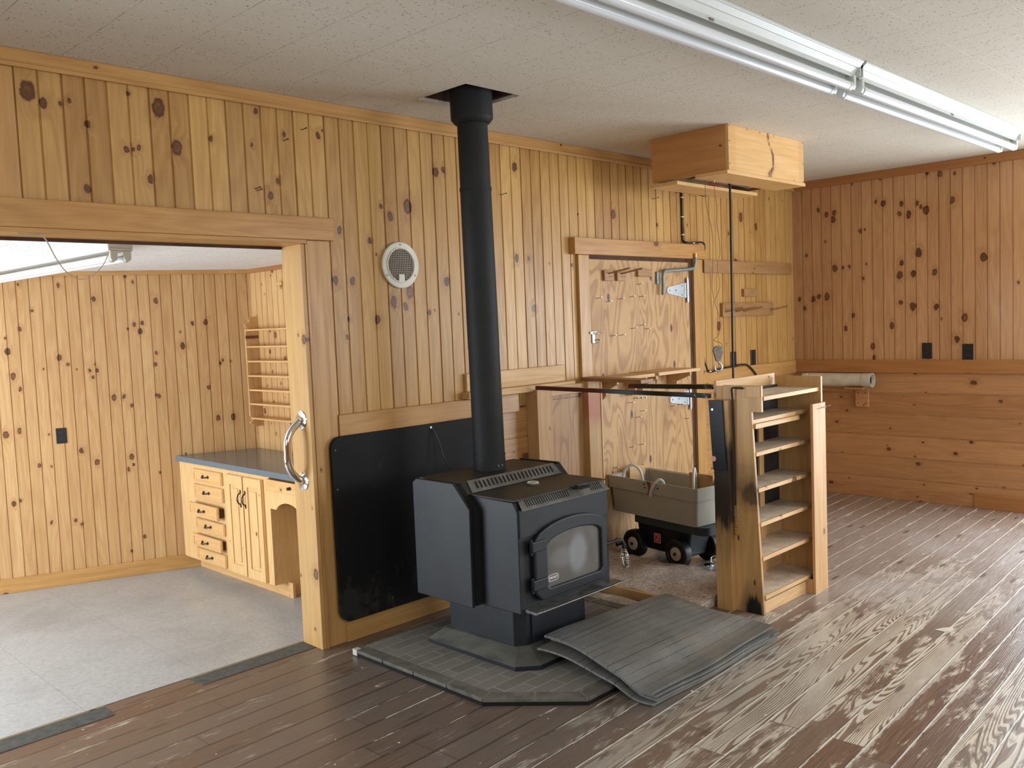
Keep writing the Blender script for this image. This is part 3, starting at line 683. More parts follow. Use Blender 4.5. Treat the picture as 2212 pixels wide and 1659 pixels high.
# cased opening to the left room
st(MB().box(-4.1, -.097, -.036, -.001, 1.842, 1.943), 'trim_11', 'header', bevel=.003)
st(MB().box(-2.75, -.245, -.034, .13, 1.824, 1.8415), 'trim_12', 'header', bevel=.002)
st(MB().box(-2.75, -.27, .131, .140, 1.812, 1.845), 'trim_13', 'darkwood')
st(MB().box(-.27, -.250, -.024, .136, 0, 1.824), 'trim_14', 'jamb', bevel=.002)
st(MB().box(-.250, -.238, -.030, -.002, 0, 1.8235), 'trim_15', 'trim_z', bevel=.002)
st(MB().box(-.236, -.122, -.020, -.001, 0, 1.841), 'trim_16', 'trim_z', bevel=.002)
st(MB().box(-4.1, -1.372, -.006, -.0005, 1.945, 2.398), 'trim_17', 'trim_z', bevel=.002)
st(MB().box(-2.75, -2.73, -.024, .136, 0, 1.824), 'trim_18', 'jamb')
# window frames behind the camera and at the sides
def wframe(n, pts):
    mb = MB()
    for b_ in pts: mb.box(*b_)
    st(mb, 'window_%d' % n, 'lamp')
wframe(1, [(1.95, 3.85, -5.08, -5.04, .8, .86), (1.95, 3.85, -5.08, -5.04, 2.04, 2.1), (1.95, 2.01, -5.08, -5.04, .8, 2.1), (3.79, 3.85, -5.08, -5.04, .8, 2.1), (2.88, 2.92, -5.08, -5.04, .8, 2.1), (1.95, 3.85, -5.08, -5.04, 1.43, 1.47)])
wframe(2, [(-2.4, -.2, -5.08, -5.04, .85, .91), (-2.4, -.2, -5.08, -5.04, 2.09, 2.15), (-2.4, -2.34, -5.08, -5.04, .85, 2.15), (-.26, -.2, -5.08, -5.04, .85, 2.15), (-1.32, -1.28, -5.08, -5.04, .85, 2.15)])  # unseen window added to go with the general fill
wframe(3, [(4.34, 4.39, -3.75, -1.78, .08, .15), (4.34, 4.39, -3.75, -1.78, 2.05, 2.12), (4.34, 4.39, -3.75, -3.68, .08, 2.12), (4.34, 4.39, -1.85, -1.78, .08, 2.12), (4.34, 4.39, -2.79, -2.72, .08, 2.12)])

# ------------------------------------------------------------ plywood door with casing
st(MB().box(1.555, 2.936, -.045, -.0005, 1.828, 1.926), 'trim_19', 'header', bevel=.003)
mb = MB().box(1.610, 1.708, -.022, -.0005, 0, 1.827); st(mb, 'trim_20', 'trim_z', bevel=.002)
st(MB().box(2.825, 2.935, -.024, -.0005, 0, 1.827), 'trim_21', 'trim_z', bevel=.002)
st(MB().box(2.775, 2.8245, -.005, -.0005, 0, 1.827), 'trim_22', 'darkwood')
st(MB().box(1.709, 2.7745, -.006, -.0005, 1.806, 1.827), 'trim_23', 'darkwood')
door = thing('door_1', None, None, (2.24, -.014, .02)); door['kind'] = 'structure'
part(MB().box(1.715, 2.771, -.016, -.001, .02, 1.803), 'panel', 'ply', door, bevel=.001)
for zc, zl in ((1.615, 'upper'), (.885, 'lower')):
    h = part(MB().prism([(2.507, zc-.012), (2.507, zc+.012), (2.52, zc+.022), (2.705, zc+.050), (2.705, zc-.050), (2.52, zc-.022)], lambda a, b_, d: (a, d, b_), -.021, -.0162), 'strap_hinge', 'zinc', door, bevel=.001)
    part(MB().cyl((2.735, -.028, zc-.085), (2.735, -.028, zc+.085), .007, seg=12).box(2.705, 2.735, -.024, -.0165, zc-.05, zc+.05).box(2.735, 2.765, -.022, -.0165, zc-.075, zc+.075), 'hinge_pin', 'steel', h, smooth=True)
    part(MB().cyl((2.535, -.0235, zc), (2.535, -.021, zc), .005, seg=8).cyl((2.61, -.0235, zc), (2.61, -.021, zc), .005, seg=8).cyl((2.68, -.0235, zc+.03), (2.68, -.021, zc+.03), .005, seg=8).cyl((2.68, -.0235, zc-.03), (2.68, -.021, zc-.03), .005, seg=8), 'screw', 'iron', h)
lt = thing('hook_latch', 'chrome hook and staple latch at the left edge of the plywood door', 'latch', (1.725, -.024, 1.30))
part(MB().box(1.688, 1.752, -.030, -.0235, 1.355, 1.371).box(1.706, 1.730, -.030, -.0235, 1.30, 1.357), 'plate', 'steel', lt, bevel=.002)
part(MB().tube([(1.72, -.032, 1.36), (1.76, -.045, 1.358), (1.79, -.03, 1.362)], .006, 8).tube([(1.728, -.030, 1.318), (1.748, -.045, 1.32), (1.752, -.04, 1.305), (1.735, -.03, 1.30)], .004, 8), 'hook', 'chrome', lt, smooth=True)
# bent conduit bracket
cb = thing('bent_pipe_bracket', 'grey bent pipe with yellow tip fixed at the top right of the plywood door', 'pipe', (2.42, -.04, 1.55))
part(MB().tube([(2.425, -.045, 1.585), (2.430, -.045, 1.65), (2.432, -.045, 1.71), (2.445, -.045, 1.735), (2.49, -.045, 1.742), (2.60, -.047, 1.748), (2.74, -.05, 1.757), (2.785, -.052, 1.768), (2.798, -.055, 1.80), (2.802, -.055, 1.835)], .0115, 12, 5), 'pipe', 'conduit', cb, smooth=True)
part(MB().cyl((2.802, -.055, 1.835), (2.803, -.055, 1.862), .012, seg=12), 'tip', 'brass', cb, smooth=True)
part(MB().box(2.385, 2.418, -.030, -.0165, 1.655, 1.735), 'plate', 'conduit', cb, bevel=.002)
# peg blocks
for i, (x0, x1) in enumerate(((1.835, 1.925), (1.960, 2.045))):
    t = thing('peg_block', ('wood block with a long peg, left of the two high on the plywood door', 'wood block with a long peg, right of the two high on the plywood door')[i], 'peg', ((x0+x1)/2, -.03, 1.672), 'peg blocks on the plywood door')
    part(MB().box(x0, x1, -.036, -.0165, 1.674, 1.738), 'block', 'brownx', t, bevel=.002)
    part(MB().cyl((x0+.04, -.036, 1.718), (x0+.075, -.17, 1.742), .0055, seg=10), 'peg', 'brownx', t, smooth=True)
    part(MB().cyl((x0+.045, -.0375, 1.700), (x0+.045, -.036, 1.700), .004, seg=8).cyl((x0+.068, -.0375, 1.700), (x0+.068, -.036, 1.700), .004, seg=8), 'screw', 'black', t)
t = thing('rack_block', 'short grooved wood block on the plywood door right of the two pegs', 'block', (2.245, -.03, 1.70))
part(MB().box(2.175, 2.32, -.034, -.0165, 1.702, 1.75), 'block', 'brownx', t, bevel=.002)
part(MB().box(2.168, 2.315, -.045, -.0345, 1.742, 1.750).box(2.168, 2.315, -.045, -.0345, 1.702, 1.708), 'lip', 'brownx', t)
# nails
def nail(x, z, y=-.016, ln=.035, tilt=.3, label='', group=None, head='nailhead'):
    t = thing('nail', label, 'nail', (x, y, z), group); dx = ln*math.sin(tilt)
    part(MB().cyl((x, y, z), (x+dx, y-ln, z+.006), .0018, seg=6), 'shank', 'nail', t)
    part(MB().cyl((x+dx, y-ln, z+.006), (x+dx, y-ln-.0016, z+.006), .0042, seg=8), 'head', head, t)
    return t
ND = [(1.768,1.567),(1.863,1.545),(1.986,1.561),(2.1,1.573),(2.205,1.574),(2.184,1.652),(2.196,1.392),(2.108,1.374),(2.251,1.366),(1.898,1.336),(1.986,1.336)]
for x, z in ND: nail(x, z, label='thin nail sticking out of the upper half of the plywood door', group='nails in the upper plywood door')
NL = [(2.106,.932),(2.148,.929),(2.191,.927),(2.056,.908),(2.128,.808),(2.175,.844),(2.516,.842),(2.603,.845),(2.678,.742),(2.055,.626),(2.155,.63),(1.879,.519)]
for x, z in NL: nail(x, z, label='thin nail sticking out of the lower half of the plywood door', group='nails in the lower plywood door')
for x, z in ((-.312,2.266),(-.217,2.325),(-.459,2.05),(-.452,2.042)):
    nail(x, z, 0, .022, .5, 'dark nail in the wall boards above the wide opening', 'nails above the opening', 'black')
for x, z in ((2.636,2.278),(2.663,2.267),(2.691,2.268),(2.393,2.207)):
    nail(x, z, 0, .04, .4, 'dark nail in the wall boards below the ceiling box', 'nails near the ceiling box', 'black')
nail(1.002, 2.132, 0, .03, .6, 'single dark nail in the wall just right of the stove pipe', None, 'black')

# shelves on the door
def dshelf(x0, x1, yd, z, lab, brs, nm='wall_shelf'):
    t = thing(nm, lab, 'shelf', ((x0+x1)/2, -.1, z-.02), 'short shelves on the plywood door')
    part(MB().box(x0, x1, -yd, -.0165, z-.020, z), 'board', 'boardx', t, bevel=.001)
    for bx in brs:
        pf = [(-.0165, z-.0205), (-yd+.045, z-.0205), (-yd+.042, z-.045), (-.09, z-.085), (-.085, z-.115), (-.062, z-.140), (-.0165, z-.140)]
        part(MB().prism(pf, lambda a, b_, d: (d, a, b_), bx, bx+.018), 'bracket', 'boardx', t, bevel=.001)
dshelf(1.715, 2.075, .215, 1.097, 'short pine shelf on scrolled brackets, left one on the plywood door', (1.745, 2.035))
dshelf(2.085, 2.545, .235, 1.101, 'short pine shelf on scrolled brackets, right one on the plywood door', (2.115, 2.49))

# wall ledge left of the door
t = thing('wall_ledge', 'long pine ledge with a back board on the wall right of the stove pipe', 'ledge', (1.08, -.03, 1.05))
part(MB().box(.68, 1.455, -.024, -.001, 1.0925, 1.187), 'back_board', 'boardx', t, bevel=.003)
part(MB().box(.66, 1.50, -.060, -.001, 1.056, 1.092), 'front_board', 'boardx', t, bevel=.003)
# half wall frame by the door (posts, panel, top rail)
t = thing('half_wall_frame', 'rough pine half wall frame standing against the wall between stove and door', 'frame', (1.42, -.045, 0))
part(MB().box(1.14, 1.262, -.088, -.001, 0, 1.066), 'post', 'boardz', t, bevel=.002)
def pinkpost():
    b = NB('pink stained post'); p = b.sep(b.obj()); n = b.noise(b.comb(b.mul(p[0], 60.0), 0.0, b.mul(p[2], 2.5)), 1.0, 4, .6); n2 = b.noise(b.obj(), 9.0, 4, .6)
    col = b.mix(b.lin(n, .3, .7), (.58,.36,.15), (.40,.22,.08))
    d = b.add(b.math('ABSOLUTE', b.div(b.sub(p[2], .93), .13)), b.mul(b.sub(n2, .5), 1.2))
    col = b.mix(b.mul(b.smooth(d, 1.0, .2), .65), col, (.40,.10,.07)); return b.out(col, .5)
bp = pinkpost()
part(MB().box(1.563, 1.687, -.100, -.001, 0, 1.082), 'post', bp, t, bevel=.002)
part(MB().box(1.675, 1.687, -.1045, -.100, .0, 1.082), 'edge_strip', 'boardx', t)
part(MB().box(1.2625, 1.5625, -.055, -.001, 0, 1.02), 'panel', 'plyd', t)
part(MB().box(1.2625, 1.5625, -.075, -.001, 1.0205, 1.074), 'rail', 'boardx', t, bevel=.002)
part(MB().box(1.31, 1.5625, -.058, -.0552, .995, 1.0), 'batten', 'boardy', t)
t = thing('plank_arm', 'dark pine plank reaching out from the post over the two bars', 'plank', (1.57, -.3, 1.09))
mbp = MB().hexa([(1.60, -.02, 1.083), (1.70, -.02, 1.083), (1.60, -.54, 1.083), (1.485, -.54, 1.083)], [(1.60, -.02, 1.103), (1.70, -.02, 1.103), (1.60, -.54, 1.103), (1.485, -.54, 1.103)])
part(mbp, 'plank', 'boardy', t, bevel=.001)

# two bars from the half wall to the shelf unit
def bar(p0, p1, lab, nm='rail_bar', hh=.014):
    p0, p1 = Vector(p0), Vector(p1); d = (p1-p0).normalized(); s_ = Vector((0, 0, 1)).cross(d).normalized()*.014; u_ = Vector((0, 0, hh))
    mb = MB(); lo = [p0-s_-u_, p0+s_-u_, p1+s_-u_, p1-s_-u_]; hi = [p+u_*2 for p in lo]; mb.hexa(lo, hi)
    build(mb, nm, 'bartint', label=lab, cat='metal bar', bevel=.002, origin=(0, 0, 0))
bar((1.135, -.09, 1.080), (1.322, -1.075, 1.047), 'long flat bar painted red to black, the nearer one, from post to shelf unit', hh=.011)
bar((1.545, -.42, 1.064), (1.370, -1.078, 1.088), 'round ended bar painted red to black, the farther one, reaching the shelf unit top', hh=.012)

# wall pieces right of the door
def wp(name, b_, lab, cat, mat='boardx'): return build(MB().box(*b_), name, mat, label=lab, cat=cat, bevel=.003)
wp('hanging_rail', (2.957, 4.225, -.026, -.001, 1.737, 1.826), 'long pine rail screwed on the wall right of the door header', 'rail', 'brownx')
wp('wood_block', (3.492, 3.688, -.024, -.001, 1.567, 1.624), 'small bare wood block on the wall above the peg rail', 'block', 'brownx')
t = thing('peg_rail', 'short pine peg rail with long pegs on the wall behind the hanging hook', 'rail', (3.56, -.02, 1.42))
part(MB().box(3.188, 3.925, -.026, -.001, 1.422, 1.524), 'board', 'brownx', t, bevel=.004)
for x, ln in ((3.22, .11), (3.36, .14), (3.47, .13), (3.87, .12)):
    part(MB().cyl((x, -.026, 1.46), (x+.05, -.026-ln, 1.485), .0075, seg=10), 'peg', 'brownx', t, smooth=True)

# ------------------------------------------------------------ outlets
def outlet(c, axis, label, group, rz=None):
    """axis: direction facing the room"""
    t = thing('outlet', label, 'outlet', c, group)
    fl = {'y': lambda a, b_, d: (c[0]+a, c[1]-d, c[2]+b_), 'x': lambda a, b_, d: (c[0]-d, c[1]+a, c[2]+b_)}[axis]
    r = lambda w_, h_: [(-w_, -h_), (w_, -h_), (w_, h_), (-w_, h_)]
    part(MB().prism(r(.0355, .0575), fl, 0.0005, .007), 'cover_plate', 'black', t, bevel=.002)
    for s in (-.0215, .0215):
        rr = [(.0165*math.cos(a), s+.0155*math.sin(a)) for a in [i*PI/8 for i in range(16)]]
        f = part(MB().prism(rr, fl, .0072, .009), 'receptacle', 'black', t)
        part(MB().prism([(-.008, s-.001), (-.0065, s-.001), (-.0065, s+.007), (-.008, s+.007)], fl, .0091, .0094), 'slot', 'iron', f)
        part(MB().prism([(.0065, s-.001), (.008, s-.001), (.008, s+.006), (.0065, s+.006)], fl, .0091, .0094), 'slot', 'iron', f)
    if rz is not None: t.rotation_euler.z = rz
    return t
outlet((3.352, 0, 1.108), 'y', 'black outlet on the back wall, left of its pair, partly behind the hanging cord', 'outlets on the back wall')
outlet((3.634, 0, 1.108), 'y', 'black outlet on the back wall, right of its pair, nearer the corner', 'outlets on the back wall')
outlet((4.3, -1.034, 1.118), 'x', 'black outlet on the right wall above the rail, the left of two', 'outlets on the right wall')
outlet((4.3, -1.312, 1.107), 'x', 'black outlet on the right wall above the rail, the right of two', 'outlets on the right wall')
ou = (Vector((-.122, 3.607, 0))-L0).dot(dv); pL = L0+dv*ou
outlet((pL.x, pL.y, .738), 'y', 'black outlet on the knotty pine far wall of the left room', None, ang)

# ------------------------------------------------------------ round vent
t = thing('round_vent', 'round cream metal vent grille on the pine wall left of the stove pipe', 'vent', (.292, -.012, 1.628))
C_ = (.292, 1.742); fv = lambda a, b_, d: (C_[0]+a, -d, C_[1]+b_)
ring = lambda r, n=48: [(r*math.cos(2*PI*i/n), r*math.sin(2*PI*i/n)) for i in range(n)]
part(MB().frame(ring(.112), ring(.078), fv, .001, .014), 'rim', 'grille', t, bevel=.005)
part(MB().frame(ring(.086), ring(.079), fv, .0145, .018), 'bead', 'grille', t, bevel=.002)
part(MB().prism(ring(.078), fv, .001, .003), 'backing', 'gdark', t)
mb = MB()
for i in range(-7, 8):
    a = i*.0105; h_ = math.sqrt(max(0, .078**2-a*a))-.001
    if h_ > .01: mb.box(C_[0]+a-.0011, C_[0]+a+.0011, -.0105, -.0065, C_[1]-h_, C_[1]+h_).box(C_[0]-h_, C_[0]+h_, -.0085, -.0060, C_[1]+a-.0011, C_[1]+a+.0011)
part(mb, 'mesh_grid', 'wireg', t)
part(MB().prism([(-.018, -.085), (.018, -.085), (.016, -.045), (-.016, -.045)], fv, .011, .0165), 'tab', 'grille', t)
for a in (0, 2*PI/3, 4*PI/3):
    x, z = .098*math.sin(a), .098*math.cos(a); part(MB().cyl(fv(x, z, .0135), fv(x, z, .0165), .004, seg=8), 'screw', 'iron', t)

# ------------------------------------------------------------ grab bar on the jamb
t = thing('grab_bar', 'curved chrome grab bar on the jamb of the wide opening', 'handle', (-.28, .055, .75))
part(MB().tube([(-.275, .052, 1.040), (-.295, .052, 1.025), (-.325, .053, .995), (-.343, .054, .955), (-.345, .055, .90), (-.343, .056, .85), (-.325, .058, .81), (-.295, .060, .780), (-.275, .060, .768)], .0175, 16, 5), 'bar', 'chrome', t, smooth=True)
for z, y in ((1.045, .048), (.765, .060)):
    part(MB().lathe((-.2705, y, z), (-1, 0, 0), [(.001, 0), (.044, 0), (.042, .004), (.026, .008), (.020, .013), (.001, .013)], 28), 'flange', 'chrome', t, smooth=True)
    for dz in (.033, -.033): part(MB().cyl((-.2750, y, z+dz), (-.278, y, z+dz), .004, seg=8), 'screw', 'steel', t)

# ------------------------------------------------------------ black heat board leaning on the wall
def rrect(x0, x1, z0, z1, r, n=8):
    P = []
    for cx, cz, a0 in ((x1-r, z1-r, 0), (x0+r, z1-r, PI/2), (x0+r, z0+r, PI), (x1-r, z0+r, 1.5*PI)):
        for i in range(n+1): a = a0+PI/2*i/n; P.append((cx+r*math.cos(a), cz+r*math.sin(a)))
    return P
t = thing('heat_shield_board', 'large black round cornered board leaning on the wall behind the stove', 'board', (.32, -.05, .1))
part(MB().prism(rrect(-.186, .82, .105, .958, .055), lambda a, b_, d: (a, d-(.958-b_)*.012, b_), -.048, -.033), 'panel', 'blackboard', t, bevel=.002)
part(MB().cyl((-.165, -.050, .72), (-.165, -.0525, .72), .004, seg=8).cyl((-.165, -.050, .90), (-.165, -.0525, .90), .003, seg=8), 'screw', 'iron', t)
build(MB().tube([(.405, -.055, .935), (.415, -.06, .915), (.43, -.075, .86), (.44, -.085, .80), (.45, -.11, .745), (.47, -.15, .70)], .0028, 8), 'sensor_wire', 'black', label='thin dark wire hanging down the black board behind the stove', cat='wire', smooth=True)
build(MB().cyl((.402, -.027, .94), (.402, -.05, .94), .006, seg=10), 'wire_clip', 'steel', label='small metal clip holding the wire on the chair rail', cat='clip')

# ------------------------------------------------------------ hearth pad
t = thing('hearth_pad', 'low brick hearth pad with chamfered corners under the wood stove', 'hearth', (.39, -.76, 0))
oct_ = [(-.218, -.19), (-.214, -1.015), (.045, -1.318), (.735, -1.318), (.995, -1.015), (.995, -.19)]
inn = [(-.150, -.19), (-.148, -.99), (.075, -1.252), (.705, -1.252), (.928, -.99), (.928, -.19)]
part(MB().prism(oct_, lambda a, b_, d: (a, b_, d), 0.0005, .014), 'slab', 'slot', t)
part(MB().prism([(.39+(a-.39)*.992, -.7+(b_+.7)*.992) for a, b_ in oct_], lambda a, b_, d: (a, b_, d), .0141, .0265), 'mortar_bed', 'mortar', t)
part(MB().prism(inn, lambda a, b_, d: (a, b_, d), .0242, .0285), 'brick_field', 'hearth', t)
def bseg(p0, p1, q0, q1, n):
    mb = MB(); p0, p1, q0, q1 = map(Vector, (p0, p1, q0, q1))
    for i in range(n):
        a, c = i/n, (i+1)/n; g = .004/(p1-p0).length
        A, B, Cc, D = p0.lerp(p1, a+g), p0.lerp(p1, c-g), q0.lerp(q1, c-g), q0.lerp(q1, a+g)
        sh = lambda v, w_: v.lerp(w_, .10)
        D2 = sh(D, A); C2 = sh(Cc, B)
        mb.hexa([(v.x, v.y, .0142) for v in (A, B, C2, D2)], [(v.x, v.y, .0295) for v in (A, B, C2, D2)])
    return mb
for i, n in enumerate((4, 2, 3, 2, 4)):
    part(bseg(oct_[i], oct_[i+1], inn[i], inn[i+1], n), 'border_bricks', 'hearth_edge', t, bevel=.002)
part(MB().box(-.221, -.196, -.215, -.185, .004, .031), 'broken_corner', 'lampg', t)

# ------------------------------------------------------------ wood stove
SV = thing('wood_stove', 'black cast wood stove with arched glass door standing on the hearth', 'stove', (.39, -.62, .03))
z0 = .0305
# sloping plinth
pl_lo = [(.05, -.385), (.05, -.93), (.13, -1.00), (.65, -1.00), (.73, -.93), (.73, -.385)]
pl_hi = [(.135, -.40), (.155, -.845), (.20, -.875), (.58, -.875), (.625, -.845), (.625, -.40)]
part(MB().hexa([(a, b_, z0) for a, b_ in pl_lo], [(a, b_, z0+.018) for a, b_ in pl_lo]), 'plinth', 'stove', SV, bevel=.002)
part(MB().hexa([(a, b_, z0+.0182) for a, b_ in pl_lo], [(a, b_, .078) for a, b_ in pl_hi]), 'plinth_skirt', 'dust', SV, bevel=.002)
ped = [(.158, -.415), (.158, -.82), (.20, -.858), (.58, -.858), (.622, -.82), (.622, -.415)]
part(MB().hexa([(a, b_, .070) for a, b_ in ped], [(a, b_, .262) for a, b_ in ped]), 'pedestal', 'stove', SV, bevel=.003)
adr = part(MB().box(.225, .555, -.866, -.8585, .085, .25), 'ash_drawer', 'stove', SV, bevel=.002)
part(MB().box(.285, .365, -.8672, -.8661, .208, .220), 'drawer_slot', 'slot', adr)
# firebox body
body = [(-.35, .25), (-.93, .25), (-.93, .672), (-.905, .712), (-.645, .715), (-.35, .715)]
part(MB().prism(body, lambda a, b_, d: (d, a, b_), .098, .678), 'body', 'stove', SV, bevel=.004)
# front facing plate slightly proud
part(MB().box(.104, .672, -.936, -.9302, .565, .682), 'upper_front', 'stove', SV, bevel=.002)
part(MB().box(.092, .684, -.918, -.600, .7155, .722), 'cook_top', 'stove_top', SV, bevel=.002)
# raised rear top
rt = [(-.33, .715), (-.33, .766), (-.607, .766), (-.648, .7225), (-.648, .7155)]
part(MB().prism(rt, lambda a, b_, d: (d, a, b_), .085, .691), 'rear_top', 'stove_top', SV, bevel=.002)
# sloping grilles with slots
def grille(p0, p1, x0, x1, th, name, n, gap=None, sl=.0062, mat='stove_vent'):
    """p0 lower (y,z), p1 upper (y,z): strip in that slope"""
    d = Vector((0, p1[0]-p0[0], p1[1]-p0[1])); L_ = d.length; d.normalize(); nn = Vector((0, d.z, -d.y))
    if nn.z < 0: nn = -nn
    A = Vector((0, p0[0], p0[1]))
    mb = MB(); f = lambda a, b_, dd: tuple(Vector((a, 0, 0))+A+d*b_+nn*dd)
    mb.prism([(x0, 0), (x1, 0), (x1-.012, L_), (x0+.012, L_)], f, .0005, th)
    g = part(mb, name, mat, SV, bevel=.0015)
    mb = MB(); w_ = (x1-x0-.07)/n
    for i in range(n):
        xa = x0+.035+w_*(i+.5)
        if gap and gap[0] < xa < gap[1]:
            if len(mb.bm.verts): part(mb, 'slots', 'slot', g); mb = MB()
            continue
        mb.prism([(xa-sl*.5-.002, L_*.24), (xa+sl*.5-.002, L_*.24), (xa+sl*.5+.003, L_*.80), (xa-sl*.5+.003, L_*.80)], f, th-.001, th+.0004)
    part(mb, 'slots', 'slot', g)
grille((-.650, .722), (-.606, .768), .110, .686, .004, 'convection_grille', 21, None, .0105)
grille((-.945, .677), (-.903, .7185), .112, .676, .004, 'front_grille', 36, (.425, .56), .0062)
part(MB().box(.455, .54, -.935, -.905, .712, .730), 'damper_housing', 'stove', SV, bevel=.004)
part(MB().cyl((.46, -.93, .722), (.46, -.955, .722), .008, seg=12).box(.47, .53, -.955, -.94, .712, .722), 'damper_knob', 'slot', SV)
# side heat shields
for s, xa, xb in ((-1, .045, .062), (1, .714, .731)):
    pf = [(-.33, .245), (-.695, .245), (-.700, .665), (-.602, .768), (-.355, .768), (-.33, .750)]
    part(MB().prism(pf, lambda a, b_, d: (d, a, b_), xa, xb), 'side_shield', 'stove', SV, bevel=.003)
    xa2, xb2 = (.0625, .0975) if s < 0 else (.6785, .7135)
    part(MB().prism([(-.692, .252), (-.700, .252), (-.706, .660), (-.608, .762), (-.600, .757), (-.696, .657)], lambda a, b_, d: (d, a, b_), xa2, xb2), 'shield_return', 'slot' if s < 0 else 'stove', SV)
# door with arched top
def arch(x0, x1, zb, zs, zt, r=.03, n=14):
    P = [(x0+r, zb), (x1-r, zb), (x1, zb+r)]; cx = (x0+x1)/2
    P.append((x1, zs))
    for i in range(1, n):
        u_ = i/n; x = x1+(x0-x1)*u_; k = 1-((x-cx)/((x1-x0)/2))**2
        P.append((x, zs+(zt-zs)*(max(k, 0)**.62)))
    P += [(x0, zs), (x0, zb+r)]
    return P
fd = lambda a, b_, d: (a, -.931-d, b_)
outr = arch(.166, .640, .288, .540, .610, .035); inr = arch(.246, .598, .330, .515, .552, .012)
part(MB().frame(outr, inr, fd, 0, .024), 'door_frame', 'stove', SV, bevel=.007)
dr = part(MB().prism(arch(.238, .606, .322, .518, .56, .012), fd, .001, .011), 'door_glass', 'glass', SV)
fz = lambda a, b_, d: (a, -.931-d, b_)
lg = part(MB().frame(rrect(.253, .319, .352, .380, .0135, 6), rrect(.2548, .3172, .3538, .3782, .012, 6), fz, .0112, .0118), 'maker_logo', 'white', dr)
text_mesh('DROLET', .0148, lambda c: Vector((.286-.39+c.x*1.0, -.9426+.62-c.z, .366-.03+c.y)), 'white', 'logo_letters', lg)
for zc in (.522, .362):
    hg = part(MB().box(.146, .232, -.962, -.940, zc-.022, zc+.022), 'hinge', 'stove', SV, bevel=.004)
    part(MB().cyl((.152, -.948, zc-.032), (.152, -.948, zc+.032), .008, seg=12), 'hinge_pin', 'stove', hg, smooth=True)
hd = part(MB().tube([(.622, -.945, .436), (.665, -.955, .440), (.70, -.965, .443), (.722, -.97, .438), (.731, -.972, .420), (.733, -.972, .402)], .0085, 10), 'door_handle', 'stove', SV, smooth=True)
pts = []
for i in range(140):
    tt = i/139; r = .008+.013*math.sin(min(1, tt*1.15)*PI*.72)**1.2*(1 if tt < .85 else 1-(tt-.85)*3.2); a = tt*11*2*PI
    pts.append((.7335+.012*tt+r*math.cos(a), -.972+r*math.sin(a), .402-.090*tt))
part(MB().tube(pts, .0022, 6, 1), 'spring_grip', 'chrome', hd, smooth=True)
part(MB().cyl((.7335, -.972, .402), (.745, -.972, .318), .005, seg=8), 'grip_core', 'slot', hd)
# ash lip
lp = [(-.9305, .258), (-.9305, .270), (-.995, .268), (-1.035, .282), (-1.037, .278), (-.995, .256)]
part(MB().prism(lp, lambda a, b_, d: (d, a, b_), .115, .680), 'ash_lip', 'lip', SV, bevel=.0015)
th = thing('trivet_disc', 'small tarnished round trivet lying on the stove top', 'trivet', (.40, -.735, .7225))
part(MB().lathe((.40, -.735, .7226), (0, 0, 1), [(.001, 0), (.030, 0), (.031, .004), (.026, .008), (.001, .008)], 24), 'disc', 'iron', th, smooth=True)
part(MB().tube([(.40+.024*math.cos(a), -.735+.024*math.sin(a), .7325) for a in [i*2*PI/16 for i in range(17)]], .0025, 6, 1), 'rim', 'grille', th, smooth=True)

# ------------------------------------------------------------ stove pipe
SP = thing('stove_pipe', 'tall black stove pipe rising from the stove into the ceiling hole', 'stove pipe', (.41, -.452, .7665))
b0, b1 = Vector((.411, -.452, .767)), Vector((.398, -.442, 2.56)); ax = (b1-b0).normalized(); tz = lambda z: b0+ax*((z-b0.z)/ax.z)
def psec(za, zb, ra, rb, nm): part(MB().cyl(tz(za), tz(zb), ra, rb, 40), nm, 'pipe', SP, smooth=True)
psec(.767, .835, .0745, .0745, 'base_collar'); psec(.835, 1.33, .0735, .0725, 'lower_section'); psec(1.33, 2.06, .0735, .0715, 'middle_section')
part(MB().cyl(tz(2.048), tz(2.062), .0735, .0735, 40), 'joint_ring', 'pipe', SP, smooth=True)
psec(2.062, 2.38, .0705, .0690, 'upper_section')
part(MB().lathe(tz(2.345), ax, [(.069, 0), (.080, .004), (.0955, .022), (.0965, .03), (.0965, .20)], 40), 'ceiling_collar', 'pipe', SP, smooth=True)
psec(.833, .838, .076, .076, 'bead')
for a in (-1.2, -.9): part(MB().cyl(tz(.79)+Vector((.075*math.cos(a-.6), .075*math.sin(a-.6), 0)), tz(.79)+Vector((.079*math.cos(a-.6), .079*math.sin(a-.6), 0)), .004, seg=8), 'screw', 'iron', SP)

# ------------------------------------------------------------ matted sheet with plank edge, sawdust
def slab(poly, za, zb, name, mat, **k): return build(MB().prism(poly, lambda a, b_, d: (a, b_, d), za, zb), name, mat, **k)
nx, ny = 26, 40; mb = MB(); g = []
for j in range(ny+1):
    row = []
    for i in range(nx+1):
        s, tq = i/nx, j/ny; y = -.105-tq*.965
        xl = 1.185+.0*tq; xr = 1.715+.012*math.sin(y*17)+.01*math.sin(y*41)-.06*max(0, tq-.75)
        z = .046+.004*math.sin(s*9+tq*5)+.003*math.sin(tq*23+s*7)
        row.append(mb.bm.verts.new((xl+(xr-xl)*s, y, z)))
    g.append(row)
for j in range(ny):
    for i in range(nx): mb.bm.faces.new([g[j][i], g[j][i+1], g[j+1][i+1], g[j+1][i]])
me_edges = [g[0], [r[-1] for r in g], g[-1][::-1], [r[0] for r in g][::-1]]
for ln in me_edges:
    for a, c in zip(ln, ln[1:]):
        va = mb.bm.verts.new((a.co.x, a.co.y, .001)); vc = mb.bm.verts.new((c.co.x, c.co.y, .001)); mb.bm.faces.new([a, c, vc, va])
build(mb, 'fibre_sheet', 'fuzz', label='matted tan fibre sheet on the floor between stove and shelf unit', cat='floor sheet', smooth=True)
